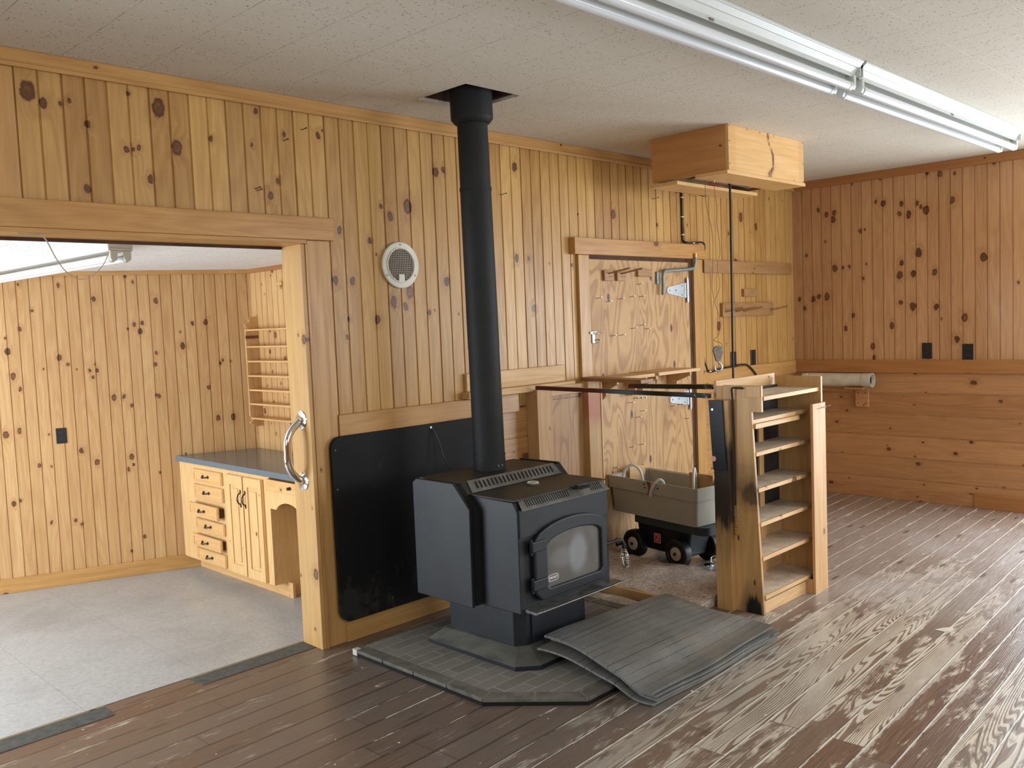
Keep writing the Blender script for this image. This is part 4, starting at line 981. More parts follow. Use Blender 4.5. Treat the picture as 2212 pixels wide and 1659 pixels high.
build(MB().box(1.155, 1.183, -1.07, -.11, .001, .047), 'edge_plank', 'boardy2', label='pine plank on edge along the left side of the fibre sheet', cat='plank', bevel=.002)
mb = MB(); random.seed(4); P = []
for i in range(22):
    a = 2*PI*i/22; P.append((1.085+(.05+.015*random.random())*math.cos(a), -.62+(.20+.04*random.random())*math.sin(a)))
cv_ = mb.bm.verts.new((1.085, -.62, .022)); mid = [mb.bm.verts.new((1.085+(x-1.085)*.7, -.62+(y+.62)*.7, .016)) for x, y in P]; rim = [mb.bm.verts.new((x, y, .001)) for x, y in P]
for i in range(22): j = (i+1) % 22; mb.bm.faces.new([cv_, mid[i], mid[j]]); mb.bm.faces.new([mid[i], rim[i], rim[j], mid[j]])
build(mb, 'sawdust_pile', 'fuzz', label='low pile of pale sawdust beside the edge plank', cat='sawdust', kind='stuff', smooth=True)

# ------------------------------------------------------------ stack of rubber mats
def matobj(corners, zb, lab, seed, th=.009, curl=.0, rag=0):
    random.seed(seed); A, B, Cc, D = [Vector((*c, 0)) for c in corners]   # A back-left, B front-left, C front-right, D back-right
    nx, ny = 44, 30; mb = MB(); top, bot = [], []
    for j in range(ny+1):
        rt_, rb_ = [], []
        for i in range(nx+1):
            s, q = i/nx, j/ny
            p = A.lerp(D, s).lerp(B.lerp(Cc, s), q)
            # edges are not cut straight
            p.x += (1-s)**3*.018*math.sin(q*5+seed)
            p.y += (1-q)**3*.020*math.sin(s*6+seed*.7)+q**4*.006*math.sin(s*9+seed)
            S_, Q_ = (p.x-.19)/.92, (-p.y-.965)/.57
            bul = .040*math.exp(-((S_-.80)**2/.06+(Q_-.0)**2/.09))+.003
            und = .010*math.sin(S_*3.1+.6)*math.sin(Q_*4.2+.4)+.012*(1-S_)**2*math.sin(Q_*PI*1.15)
            sm = lambda v, a, c: (lambda k: k*k*(3-2*k))(max(0, min(1, (v-a)/(c-a))))
            base = .0315*sm(p.y, -1.46, -1.33)*sm(-p.x, -1.12, -1.0)+.052*sm(p.y, -1.50, -.95)*sm(-p.x, -1.15, -.55)
            z = base+zb+.003+bul+und*.35+curl*(s**8)*(q**2)
            rt_.append(mb.bm.verts.new((p.x, p.y, z+th))); rb_.append(mb.bm.verts.new((p.x, p.y, z)))
        top.append(rt_); bot.append(rb_)
    F = mb.bm.faces.new
    for j in range(ny):
        for i in range(nx):
            F([top[j][i], top[j+1][i], top[j+1][i+1], top[j][i+1]]); F([bot[j][i], bot[j][i+1], bot[j+1][i+1], bot[j+1][i]])
    for (a, b_) in (([(0, i) for i in range(nx+1)], 1), ([(ny, i) for i in range(nx+1)], -1), ([(j, 0) for j in range(ny+1)], -1), ([(j, nx) for j in range(ny+1)], 1)):
        for p, q in zip(a, a[1:]): F([top[p[0]][p[1]], top[q[0]][q[1]], bot[q[0]][q[1]], bot[p[0]][p[1]]])
    return build(mb, 'rubber_mat', 'rubber', label=lab, cat='mat', group='ribbed rubber mats stacked by the stove', smooth=True, origin=(.6, -1.2, 0))
matobj([(.150, -.960), (.190, -1.520), (1.085, -1.530), (1.14, -1.00)], .001, 'ribbed grey rubber mat at the very bottom of the stack, sticking out left', 1)
matobj([(.240, -.955), (.205, -1.525), (1.090, -1.540), (1.14, -1.00)], .015, 'ribbed grey rubber mat, second from the bottom of the stack', 1, curl=.0)
matobj([(.220, -.965), (.200, -1.522), (1.075, -1.545), (1.13, -1.00)], .029, 'ribbed grey rubber mat, second from the top of the stack', 1, curl=.0)
matobj([(.185, -.970), (.185, -1.520), (1.060, -1.525), (1.125, -1.01)], .045, 'ribbed grey rubber mat on top of the stack', 1, curl=.012)

# ------------------------------------------------------------ shelf unit
SU = thing('shelf_unit', 'narrow pine shelf unit with scorched side standing right of the rubber mats', 'shelf', (1.63, -1.22, 0))
side = burnt('scorched side board', 1, spots=((-.060, .0, .060, .13, 1.0), (-.075, .58, .085, .075, .75), (-.02, .66, .12, .10, .30)))
post = burnt('scorched post', 1, spots=((.07, .62, .12, .30, .95),))
lp_ = [(-1.190, 0), (-1.332, 0), (-1.287, .975), (-1.340, .975), (-1.340, 1.100), (-1.136, 1.100), (-1.136, .2), (-1.165, 0)]
sdp = part(MB().prism(lp_, lambda a, b_, d: (d, a, b_), 1.335, 1.352), 'side_panel', side, SU, bevel=.0015)
part(MB().box(1.326, 1.3348, -1.335, -1.245, 1.045, 1.098), 'cap_block', 'boardzy', sdp, bevel=.001)
part(MB().box(1.300, 1.334, -1.185, -1.098, 0, 1.03), 'post', post, SU, bevel=.002)
part(MB().box(1.335, 1.352, -1.1355, -1.098, .0, 1.095), 'back_post', 'boardzy', SU, bevel=.002)
mp = part(MB().hexa([(1.290, -1.172, .69), (1.2995, -1.172, .69), (1.2995, -1.100, .69), (1.290, -1.100, .69)], [(1.290, -1.158, 1.03), (1.2995, -1.158, 1.03), (1.2995, -1.082, 1.03), (1.290, -1.082, 1.03)]), 'metal_plate', 'stove', SU, bevel=.001)
part(MB().cyl((1.2895, -1.105, .985), (1.286, -1.105, .985), .006, seg=10), 'bolt', 'steel', mp)
part(MB().cyl((1.2895, -1.106, .745), (1.286, -1.106, .745), .013, seg=12), 'pink_sticker', 'pink', mp)
part(MB().box(1.3525, 1.93, -1.115, -1.105, .42, 1.06), 'back_plate', plain('smoky steel sheet', (.060,.062,.066), .5, .4, mott=.5, mscale=5), SU)
part(MB().box(1.3525, 1.93, -1.120, -1.105, 0, .42), 'back_board', 'boardx', SU)
part(MB().box(1.3525, 1.93, -1.090, -1.075, 1.00, 1.118), 'back_rail', 'boardx', SU)
part(MB().box(1.66, 1.675, -1.125, -1.1155, .0, .93), 'back_strip', 'slot', SU)
part(MB().box(1.6755, 1.72, -1.135, -1.1155, .0, .93), 'back_strip', 'boardz', SU)
zs = [(1.048, -1.345), (.935, -1.288), (.780, -1.300), (.608, -1.309), (.443, -1.316), (.278, -1.324), (.092, -1.334)]
for z, yf in zs:
    s_ = part(MB().box(1.3525, 1.914, yf+.012, -1.121, z-.019, z), 'shelf', 'shelfdust', SU)
    part(MB().box(1.3525, 1.914, yf, yf+.0118, z-.019, z+.0003), 'edge', 'boardx', s_, bevel=.001)
part(MB().box(1.3525, 1.79, -1.300, -1.285, .893, .915), 'rail', 'boardx', SU)
part(MB().box(1.3525, 1.79, -1.322, -1.305, 0, .060), 'kick_board', 'boardx', SU, bevel=.001)
part(MB().box(1.915, 1.933, -1.356, -1.105, 0, 1.105), 'side_panel', 'boardzy', SU, bevel=.0015)
part(MB().box(1.79, 1.93, -1.372, -1.357, 0, .972), 'face_board', 'boardz', SU, bevel=.0015)
part(MB().box(1.79, 1.805, -1.3565, -1.121, 0, .072), 'foot', 'boardz', SU)
for x, dz in ((1.835, .0), (1.885, .004)):
    t = thing('nail', 'bright nail sticking out near the top of the shelf unit face board', 'nail', (x, -1.372, .945+dz), 'nails on the shelf unit')
    part(MB().cyl((x, -1.372, .945+dz), (x+.028, -1.405, .952+dz), .0016, seg=6), 'shank', 'steel', t); part(MB().cyl((x+.028, -1.405, .952+dz), (x+.0293, -1.4065, .9522+dz), .004, seg=8), 'head', 'steel', t)
# steel rod with a gold twisted tip on the side of the unit
t = thing('twist_rod', 'bent black rod with twisted gold tip hanging on the shelf unit side', 'rod', (1.322, -1.19, .37))
part(MB().tube([(1.318, -1.255, 1.088), (1.316, -1.215, 1.090), (1.316, -1.202, 1.089), (1.316, -1.196, 1.078), (1.320, -1.197, 1.03), (1.326, -1.198, .80), (1.322, -1.199, .52)], .0048, 10, 5), 'shank', 'cord', t, smooth=True)
part(MB().cyl((1.322, -1.199, .52), (1.322, -1.200, .44), .0035, seg=8), 'neck', 'iron', t)
pts = [(1.322+.005*math.cos(i*.9), -1.200+.005*math.sin(i*.9), .46-.0022*i) for i in range(40)]
part(MB().tube(pts, .0032, 6, 1), 'twisted_tip', 'brass', t, smooth=True)

# ------------------------------------------------------------ wagon and tub
Ld = Vector((.159, .987, 0)); Wd = Vector((.987, -.159, 0)); T0 = Vector((1.931, -.397, 0))
tf = lambda l, w_, z: tuple(T0+Ld*l+Wd*w_+Vector((0, 0, z)))
wg = thing('toy_wagon', 'dark slate plastic toy wagon chassis with four wheels under the tub', 'wagon', (T0.x, T0.y, 0))
part(MB().prism(rrect(-.385, .20, -.130, .130, .05), lambda a, b_, d: tf(a, b_, d), .215, .262), 'deck', 'wagonl', wg, bevel=.018, smooth=True)
part(MB().hexa([tf(-.20, -.075, .05), tf(.19, -.075, .05), tf(.19, .075, .05), tf(-.20, .075, .05)], [tf(-.24, -.095, .215), tf(.19, -.095, .215), tf(.19, .095, .215), tf(-.24, .095, .215)]), 'chassis', 'wagon', wg, bevel=.015)
part(MB().box(0, 0, 0, 0, 0, 0) if False else MB().prism(rrect(-.01, .045, .105, .165, .008), lambda a, b_, d: tf(a, -d, b_), .0935, .0975), 'maker_badge', 'red', wg)
bd = part(MB().frame(rrect(-.008, .043, .107, .163, .007), rrect(-.004, .039, .111, .159, .006), lambda a, b_, d: tf(a, -d, b_), .0976, .0982), 'badge_rim', 'pink', wg)
part(MB().tube([tf(.030, -.0985, .148), tf(.018, -.0985, .155), tf(.006, -.0985, .146), tf(.012, -.0985, .134), tf(.026, -.0985, .124), tf(.006, -.0985, .121)], .0022, 6, 4), 'badge_mark', 'pink', wg)
part(MB().prism(rrect(-.06, .10, -.04, .04, .02), lambda a, b_, d: tf(a, b_, d), .045, .0505), 'belly_plate', 'conduit', wg)
for l, w_, sgn in ((-.175, -.125, -1), (.175, -.125, -1), (-.175, .125, 1), (.175, .125, 1)):
    c0 = Vector(tf(l, w_-.028*sgn, .085)); axd = Wd*sgn
    whl = part(MB().lathe(c0, axd, [(.04, 0), (.076, 0), (.083, .006), (.0845, .028), (.083, .05), (.076, .056), (.062, .056), (.058, .050), (.040, .049), (.038, .052)], 40), 'wheel', 'tyre', wg, smooth=True)
    part(MB().lathe(c0+axd*.0495, axd, [(.001, 0), (.040, 0), (.039, .005), (.034, .007), (.001, .007)], 32), 'hub_cap', 'hub', whl, smooth=True)
    part(MB().cyl(c0+axd*.0566, c0+axd*.063, .010, .009, 14), 'axle_cap', 'black', whl, smooth=True)
part(MB().tube([tf(.26, 0, .075), tf(.285, -.06, .068), tf(.285, -.12, .066), tf(.27, -.19, .066)], .009, 8), 'pull_handle', 'tyre', wg, smooth=True)

tb = thing('plastic_tub', 'beige grey rectangular tub with hose loop handles resting on the wagon', 'tub', (T0.x, T0.y, .262))
zb, zt = .2635, .487
def tubshell():
    mb = MB()
    def ring_(l, w_, z, r=.02): return [mb.bm.verts.new(tf(a, b_, z)) for a, b_ in rrect(-l, l, -w_, w_, r, 3)]
    R = [ring_(.335, .150, zb+.014), ring_(.345, .158, zt-.075), ring_(.359, .170, zt-.074), ring_(.364, .174, zt), ring_(.358, .168, zt), ring_(.345, .154, zt-.006), ring_(.327, .142, zb+.022)]
    base = ring_(.333, .148, zb+.001)
    mb.bm.faces.new(base[::-1]); allr = [base]+R; n = len(base)
    for A, B in zip(allr, allr[1:]):
        for i in range(n): mb.bm.faces.new([A[i], A[(i+1) % n], B[(i+1) % n], B[i]])
    mb.bm.faces.new(R[-1]); return mb
part(tubshell(), 'shell', 'tub', tb, smooth=True)
def loop(l0, w0, l1, w1, hgt, zlow):
    p0 = tf(l0, w0, zlow); p1 = tf(l1, w1, zlow); md = tf((l0+l1)/2, (w0+w1)/2, hgt)
    return MB().tube([p0, tf(l0*.85+l1*.15, w0*.85+w1*.15, (hgt+zlow)/2+.02), md, tf(l0*.15+l1*.85, w0*.15+w1*.85, (hgt+zlow)/2+.02), p1], .0085, 10)
part(loop(.30, -.10, .20, -.02, .545, .44), 'loop_handle', 'rope', tb, smooth=True)
part(loop(-.16, .03, -.10, .12, .545, .42), 'loop_handle', 'rope', tb, smooth=True)
part(MB().tube([tf(-.02, -.182, .405), tf(-.035, -.19, .44), tf(-.055, -.185, .475), tf(-.075, -.165, .505), tf(-.085, -.14, .490), tf(-.08, -.13, .45)], .0085, 10), 'loop_handle', 'rope', tb, smooth=True)
part(MB().prism([(-.22, .40), (-.035, .40), (-.035, .505), (-.22, .505)], lambda a, b_, d: tf(a, d, b_), .130, .145), 'wood_plate', 'ply', tb, bevel=.002)
part(MB().prism([(-.02, .42), (.11, .42), (.11, .52), (-.02, .52)], lambda a, b_, d: tf(d, a, b_), .315, .328), 'wood_plate', 'boardx', tb, bevel=.002)
part(MB().box(0, 0, 0, 0, 0, 0) if False else MB().prism([(-.13, .43), (-.09, .43), (-.09, .475), (-.13, .475)], lambda a, b_, d: tf(-d, a+.22, b_), .366, .385), 'end_clip', 'rope', tb, bevel=.003)
part(MB().prism([(-.012, .487), (-.045, .484), (-.04, .45), (-.02, .405), (-.032, .45)], lambda a, b_, d: tf(a+.03, -d, b_), .1745, .1757), 'crack', 'redh', tb)
for l, z in ((.035, .468), (.03, .448), (-.075, .455)): part(MB().cyl(tf(l, -.174, z), tf(l, -.178, z), .004, seg=8), 'rivet', 'slot', tb)

# eye bolt on its plate
t = thing('eye_bolt', 'shiny eye bolt and plate lying on the floor near the shelf unit', 'eye bolt', (1.93, -.66, 0))
part(MB().tube([(1.955+.020*math.cos(a)*.7, -.675-.014*math.cos(a), .030+.022*math.sin(a)) for a in [i*2*PI/20 for i in range(21)]], .0042, 8, 1), 'ring', 'chrome', t, smooth=True)
part(MB().lathe((1.93, -.655, .001), (0, 0, 1), [(.001, 0), (.028, 0), (.027, .004), (.01, .008), (.001, .008)], 20), 'base', 'chrome', t, smooth=True)
build(MB().prism([(1.86, -.62), (2.03, -.62), (2.00, -.76), (1.90, -.78), (1.84, -.70)], lambda a, b_, d: (a, b_, d), .0004, .0012), 'metal_sheet', 'zinc', label='thin grey metal plate under the eye bolt', cat='plate')

# ------------------------------------------------------------ pvc pipe on the right wall
t = thing('pvc_pipe', 'dirty white plastic pipe lying along the right wall', 'pipe', (4.24, -.4, .85))
def ell(axp, a0, prof, seg=32): return MB().lathe(a0, axp, prof, seg, caps=False)
part(MB().lathe((4.238, -.155, .900), (0, -1, 0), [(.046, 0), (.051, 0), (.051, .43), (.0535, .432), (.0535, .502), (.047, .502), (.046, .498), (.046, 0)], 36, caps=False), 'tube', 'pvc', t, smooth=True)
part(MB().cyl((4.238, -.630, .900), (4.238, -.631, .900), .0455, seg=32), 'inner_shadow', 'slot', t)
part(MB().prism([(-.100, .948), (-.155, .951), (-.155, .850), (-.12, .850)], lambda a, b_, d: (d, a, b_), 4.20, 4.275), 'end_piece', 'pvc', t, bevel=.01)
t = thing('pipe_bracket', 'wooden bracket block on the right wall under the plastic pipe', 'bracket', (4.27, -.55, .69))
part(MB().box(4.275, 4.2995, -.607, -.507, .690, .8295), 'back_plate', 'wallh_y', t, bevel=.002)
part(MB().box(4.19, 4.2995, -.605, -.455, .8297, .8480), 'ledge', 'trim_y', t, bevel=.003)
for y in (-.585, -.530):
    for z in (.72, .80): part(MB().cyl((4.2748, y, z), (4.2735, y, z), .004, seg=8), 'screw', 'slot', t)

# ------------------------------------------------------------ ceiling box
CB = thing('ceiling_box', 'pine box hung below the ceiling with open bottom boards', 'box', (2.28, -.62, 2.195))
fs = part(MB().box(1.862, 2.722, -.886, -.867, 2.213, 2.4595), 'front_board', 'boxfront', CB, bevel=.001)
part(MB().box(1.862, 1.880, -.8665, -.385, 2.213, 2.4595), 'side_board', 'boxy', CB, bevel=.001)
part(MB().box(2.704, 2.722, -.8665, -.385, 2.213, 2.4595), 'side_board', 'boxy', CB, bevel=.001)
part(MB().box(1.8805, 2.7035, -.403, -.385, 2.213, 2.4595), 'back_board', 'boxx', CB, bevel=.001)
part(MB().box(1.835, 2.728, -.892, -.690, 2.194, 2.2125), 'bottom_board', 'boxx', CB, bevel=.001)
part(MB().box(1.840, 2.728, -.570, -.385, 2.180, 2.1985), 'bottom_board', 'boxx', CB, bevel=.001)
part(MB().box(1.8805, 2.7035, -.867, -.403, 2.30, 2.32), 'mount_board', 'darkwood', CB)
part(MB().box(1.95, 2.60, -.672, -.588, 2.213, 2.23), 'metal_channel', 'iron', CB)
# resin streak and knots on the front board
mb = MB()
for x, z in ((1.872, 2.452), (1.872, 2.37), (1.872, 2.25), (2.06, 2.452), (2.20, 2.452), (2.36, 2.452), (2.712, 2.452), (2.712, 2.33), (2.60, 2.222), (2.712, 2.222)):
    mb.cyl((x, -.8862, z), (x, -.8875, z), .0042, seg=8)
part(mb, 'screws', 'iron', fs)

# hoist hook hanging from the box, red handle, wires, cords
t = thing('hoist_hook', 'steel pulley block and hook hanging on thin wires below the ceiling box', 'hook', (2.02, -.66, 1.13))
HX, HY = 1.965, -.70
tH = Vector((HX+.028, HY-.028, 0)).xy
dw = Vector((.70, -.71, 0))          # block faces the viewer side
hp = lambda a, b_, d: tuple(Vector((2.005, -.705, 0))+dw*a+Vector((.71, .70, 0))*d+Vector((0, 0, b_)))
cheek = [(-.030, 1.235), (-.026, 1.252), (-.012, 1.264), (.008, 1.264), (.022, 1.252), (.026, 1.232), (.010, 1.178), (-.004, 1.172), (-.016, 1.180)]
part(MB().prism(cheek, hp, -.013, -.008).prism(cheek, hp, .008, .013), 'cheek_plates', 'iron', t, bevel=.001)
part(MB().cyl(hp(0, 1.235, -.0075), hp(0, 1.235, .0075), .027, seg=24), 'sheave', 'steel', t, smooth=True)
part(MB().tube([hp(-.002, 1.180, 0), hp(0, 1.171, 0), hp(.010, 1.160, 0), hp(.019, 1.143, 0), (hp(.014, 1.126, 0)), hp(-.002, 1.118, 0), hp(-.017, 1.125, 0), hp(-.023, 1.140, 0), hp(-.020, 1.151, 0)], .0062, 10, 5), 'hook', 'steel', t, smooth=True)
part(MB().tube([hp(.024, 1.24, 0), hp(.020, 1.275, 0), hp(-.018, 1.292, 0), hp(-.022, 1.300, 0), hp(.005, 1.33, 0), hp(.016, 1.39, 0), hp(.002, 1.46, 0), hp(-.012, 1.52, 0), hp(.018, 1.60, 0), hp(.006, 1.72, 0), hp(.025, 1.80, 0), hp(.010, 1.95, 0), hp(.012, 2.05, 0), hp(.003, 2.12, 0), hp(-.002, 2.165, 0)], .0015, 6, 5), 'wire', 'wirebr', t, smooth=True)
part(MB().tube([hp(-.028, 1.24, 0), hp(-.028, 1.38, 0), hp(-.026, 1.46, 0), hp(-.018, 1.53, 0), hp(-.027, 1.60, 0), hp(-.018, 1.75, 0), hp(-.016, 1.86, 0), hp(-.022, 1.93, 0), hp(-.042, 2.03, 0), hp(-.05, 2.10, 0), hp(-.05, 2.26, 0)], .0015, 6, 5), 'wire', 'wirebr', t, smooth=True)
part(MB().lathe(hp(-.034, 2.178, 0), tuple(Vector(hp(.03, 2.170, 0))-Vector(hp(-.034, 2.178, 0))), [(.001, 0), (.0085, 0), (.0098, .02), (.0085, .05), (.0078, .064), (.001, .064)], 14), 'red_handle', 'redh', t, smooth=True)
part(MB().cyl(hp(0, 2.18, 0), hp(0, 2.21, 0), .003, seg=6), 'hanger', 'steel', t)
build(MB().tube([(2.19, -.655, 2.25), (2.19, -.68, 2.185), (2.02, -.79, 2.0), (1.86, -.91, 1.55), (1.75, -.97, 1.2), (1.735, -.98, 1.05)], .0048, 10, 6) if False else MB().tube([(2.262, -.652, 2.21), (2.258, -.654, 2.0), (2.250, -.656, 1.6), (2.242, -.658, 1.3), (2.238, -.659, 1.0), (2.236, -.659, .55), (2.20, -.70, .35), (2.14, -.76, .20)], .0065, 10, 6), 'power_cord', 'cord', label='black power cord hanging straight down from the ceiling box', cat='cord', smooth=True)
build(MB().tube([(2.262, -.645, 2.206), (2.32, -.645, 2.207), (2.44, -.64, 2.203), (2.50, -.64, 2.20)], .0065, 8, 4), 'power_cord', 'cord', label='short black cord running sideways under the ceiling box', cat='cord', smooth=True)
wc = MB().tube([(2.724, -.008, 2.40), (2.724, -.008, 2.30), (2.722, -.008, 2.0), (2.726, -.010, 1.95), (2.735, -.030, 1.937), (2.80, -.040, 1.935), (2.87, -.045, 1.942), (2.925, -.045, 1.936), (2.948, -.035, 1.90), (2.950, -.012, 1.84), (2.944, -.010, 1.75), (2.944, -.008, 1.60), (2.944, -.008, 1.35), (2.944, -.010, 1.15), (2.944, -.030, 1.080), (2.965, -.034, 1.048), (3.02, -.034, 1.042), (3.10, -.034, 1.055), (3.30, -.034, 1.063), (3.42, -.036, 1.068), (3.50, -.034, 1.055), (3.58, -.034, 1.01), (3.64, -.034, .95), (3.66, -.03, .85)], .0065, 10, 5)
W1 = thing('power_cord', 'black cord clipped down the wall and around the door casing', 'cord', (2.9, -.03, 1.0)); part(wc, 'cable', 'cord', W1, smooth=True)
for x, y, z in ((2.724, -.008, 2.24), (2.722, -.008, 2.11), (2.723, -.008, 1.99), (2.80, -.040, 1.934), (2.975, -.034, 1.046)): part(MB().box(x-.012, x+.012, y-.009, y+.006, z-.003, z+.003), 'clip', 'grille', W1)
build(MB().tube([(2.74, -.012, 2.31), (2.80, -.05, 2.275), (2.88, -.08, 2.255), (2.94, -.10, 2.262), (2.98, -.11, 2.28)], .0065, 10, 6), 'cord_tail', 'cord', label='short black cord end curving away under the ceiling box', cat='cord', smooth=True)

# ------------------------------------------------------------ ceiling lights
def strip_light(x0, x1, lab, grp, zc=H, yc=-1.785, nm='strip_light'):
    t = thing(nm, lab, 'ceiling light', ((x0+x1)/2, yc, zc-.12), grp)
    pf = [(-.086, zc-.0005), (-.086, zc-.010), (-.080, zc-.013), (-.066, zc-.030), (-.062, zc-.030), (-.050, zc-.050), (-.048, zc-.060), (.048, zc-.060), (.050, zc-.050), (.062, zc-.030), (.066, zc-.030), (.080, zc-.013), (.086, zc-.010), (.086, zc-.0005)]
    part(MB().prism(pf, lambda a, b_, d: (d, yc+a, b_), x0, x1), 'housing', 'lamp', t, bevel=.002)
    part(MB().box(x0+.01, x1-.01, yc-.052, yc-.047, zc-.0675, zc-.0605), 'reflector_lip', 'lamp', t, bevel=.001); part(MB().box(x0+.01, x1-.01, yc+.047, yc+.052, zc-.0675, zc-.0605), 'reflector_lip', 'lamp', t, bevel=.001)
    part(MB().box((x0+x1)/2-.012, (x0+x1)/2+.012, yc-.056, yc-.046, zc-.066, zc-.058), 'clip', 'iron', t)
    for dy in (-.040, .040):
        tu = part(MB().cyl((x0+.05, yc+dy, zc-.104), (x1-.05, yc+dy, zc-.104), .0185, seg=24), 'tube', 'tube', t, smooth=True)
        for xx, sg in ((x0+.05, -1), (x1-.05, 1)):
            part(MB().lathe((xx, yc+dy, zc-.104), (sg, 0, 0), [(.0188, -.02), (.0205, -.018), (.0205, .004), (.012, .006)], 20), 'end_cap', 'lamp', tu, smooth=True)
            part(MB().prism([(-.019, -.060), (.019, -.060), (.019, -.104), (.013, -.119), (-.013, -.119), (-.019, -.104)], lambda a, b_, d: (d, yc+dy+a, zc+b_), xx+sg*.008, xx+sg*.030), 'socket', 'lamp', t, bevel=.003)
    part(MB().box(x0, x0+.006, yc-.07, yc+.07, zc-.062, zc-.001), 'end_plate', 'lamp', t); part(MB().box(x1-.006, x1, yc-.07, yc+.07, zc-.062, zc-.001), 'end_plate', 'lamp', t)
    return t
strip_light(1.30, 3.52, 'long twin tube strip light on the ceiling, the section nearer the right wall', 'strip lights of the main room')
strip_light(-.94, 1.28, 'twin tube strip light on the ceiling, the nearer section leaving the frame', 'strip lights of the main room')
# left room light hangs along the room depth
t = thing('strip_light', 'twin tube strip light on the left room ceiling seen through the opening', 'ceiling light', (-.535, 1.255, LH-.12))
pf = [(-.062, -.0005), (-.068, -.014), (-.048, -.060), (.048, -.060), (.068, -.014), (.062, -.0005)]
lf = lambda a, d, z: (-.535+a, 1.255+d, LH+z)
part(MB().prism(pf, lambda a, b_, d: lf(a, d, b_), .012, 2.30), 'housing', 'lamp', t, bevel=.002)
part(MB().prism([(-.066, -.001), (-.064, -.060), (.064, -.060), (.066, -.001)], lambda a, b_, d: lf(a, d, b_), 0, .012), 'end_plate', 'lampg', t, bevel=.003)
part(MB().prism([(-.055, -.045), (-.055, -.046), (.055, -.046), (.055, -.045)], lambda a, b_, d: lf(a, d, b_), -.001, 0), 'plate_crease', 'iron', t)
for dx in (-.036, .036):
    part(MB().prism([(dx-.019, -.0605), (dx+.019, -.0605), (dx+.019, -.098), (dx+.012, -.112), (dx-.012, -.112), (dx-.019, -.098)], lambda a, b_, d: lf(a, d, b_), 0, .016), 'socket', 'lampg', t, bevel=.002)
    tu = part(MB().cyl(lf(dx, .04, -.098), lf(dx, 2.26, -.098), .0185, seg=24), 'tube', 'tube', t, smooth=True)
    part(MB().lathe(lf(dx, .055, -.098), (0, -1, 0), [(.0188, 0), (.0205, .002), (.0205, .030), (.012, .038)], 20), 'end_cap', 'lamp', tu, smooth=True)
    part(MB().prism([(dx-.019, -.0605), (dx+.019, -.0605), (dx+.019, -.098), (dx+.012, -.112), (dx-.012, -.112), (dx-.019, -.098)], lambda a, b_, d: lf(a, d, b_), 2.275, 2.29), 'socket', 'lampg', t)
t.rotation_euler.z = math.radians(3.0)
build(MB().tube([(-1.394, .0, 1.823), (-1.37, .0, 1.818), (-1.33, .0, 1.820), (-1.315, .0, 1.822), (-1.28, .05, 1.80), (-1.17, .30, 1.762), (-1.05, .55, 1.730), (-.93, .75, 1.715), (-.83, .90, 1.735), (-.70, 1.08, 1.80), (-.60, 1.24, 1.885)], .0024, 8, 6), 'light_wire', 'wireg', label='thin beige wire looping from the header to the left room light', cat='wire', smooth=True)

# ------------------------------------------------------------ threshold strips
for x0, x1, nm in ((-.826, -.242, 'grey grip strip on the step edge, the one against the jamb'), (-1.95, -1.17, 'grey grip strip on the step edge, the one at the left frame edge')):
    t = thing('grip_strip', nm, 'strip', ((x0+x1)/2, .09, 0), 'grip strips on the step')
    part(MB().prism(rrect(x0, x1, .030, .1465, .012, 4) if x1 < -1 else [(x0, .1465), (x0+.012, .032), (x1, .032), (x1, .1465)], lambda a, b_, d: (a, b_, d), .0003, .0025), 'tape', 'tape', t)
    part(MB().box(x0, x1, .137, .1405, .0026, .0040), 'edge_line', 'boardx', t)
st(MB().box(-2.75, -.27, .1485, .156, -.03, .0005), 'trim_24', 'tape')

# small litter on the floor
build(MB().prism([(-.155, -.338), (-.128, -.336), (-.132, -.352), (-.160, -.352)], lambda a, b_, d: (a, b_, d), .0004, .006), 'paper_scrap', 'white', label='tiny white scrap on the floor left of the hearth', cat='scrap')
build(MB().prism([(1.62, -2.01), (1.665, -2.03), (1.70, -2.06), (1.66, -2.075), (1.62, -2.05)], lambda a, b_, d: (a, b_, d), .0004, .003), 'leaf_scrap', 'grille', label='pale dry leaf scrap on the plank floor at the right', cat='scrap')

# ------------------------------------------------------------ left room cabinet
FXc = .640
cf = lambda y, z: (-3.4244+(y+3.4244)*.9683, 1.4395+(z-1.4395)*.9683)
CBN = thing('base_cabinet', 'built-in light pine cabinet with six drawers and two doors', 'cabinet', (.93, 2.3, LF))
ct = .468
part(MB().box(FXc+.001, 1.21, 1.995, 3.12, LF+.105, ct), 'carcass', 'cab', CBN)
def cbox(x0, x1, ya, za, yb, zb_): return MB().box(x0, x1, min(ya, yb), max(ya, yb), min(za, zb_), max(za, zb_))
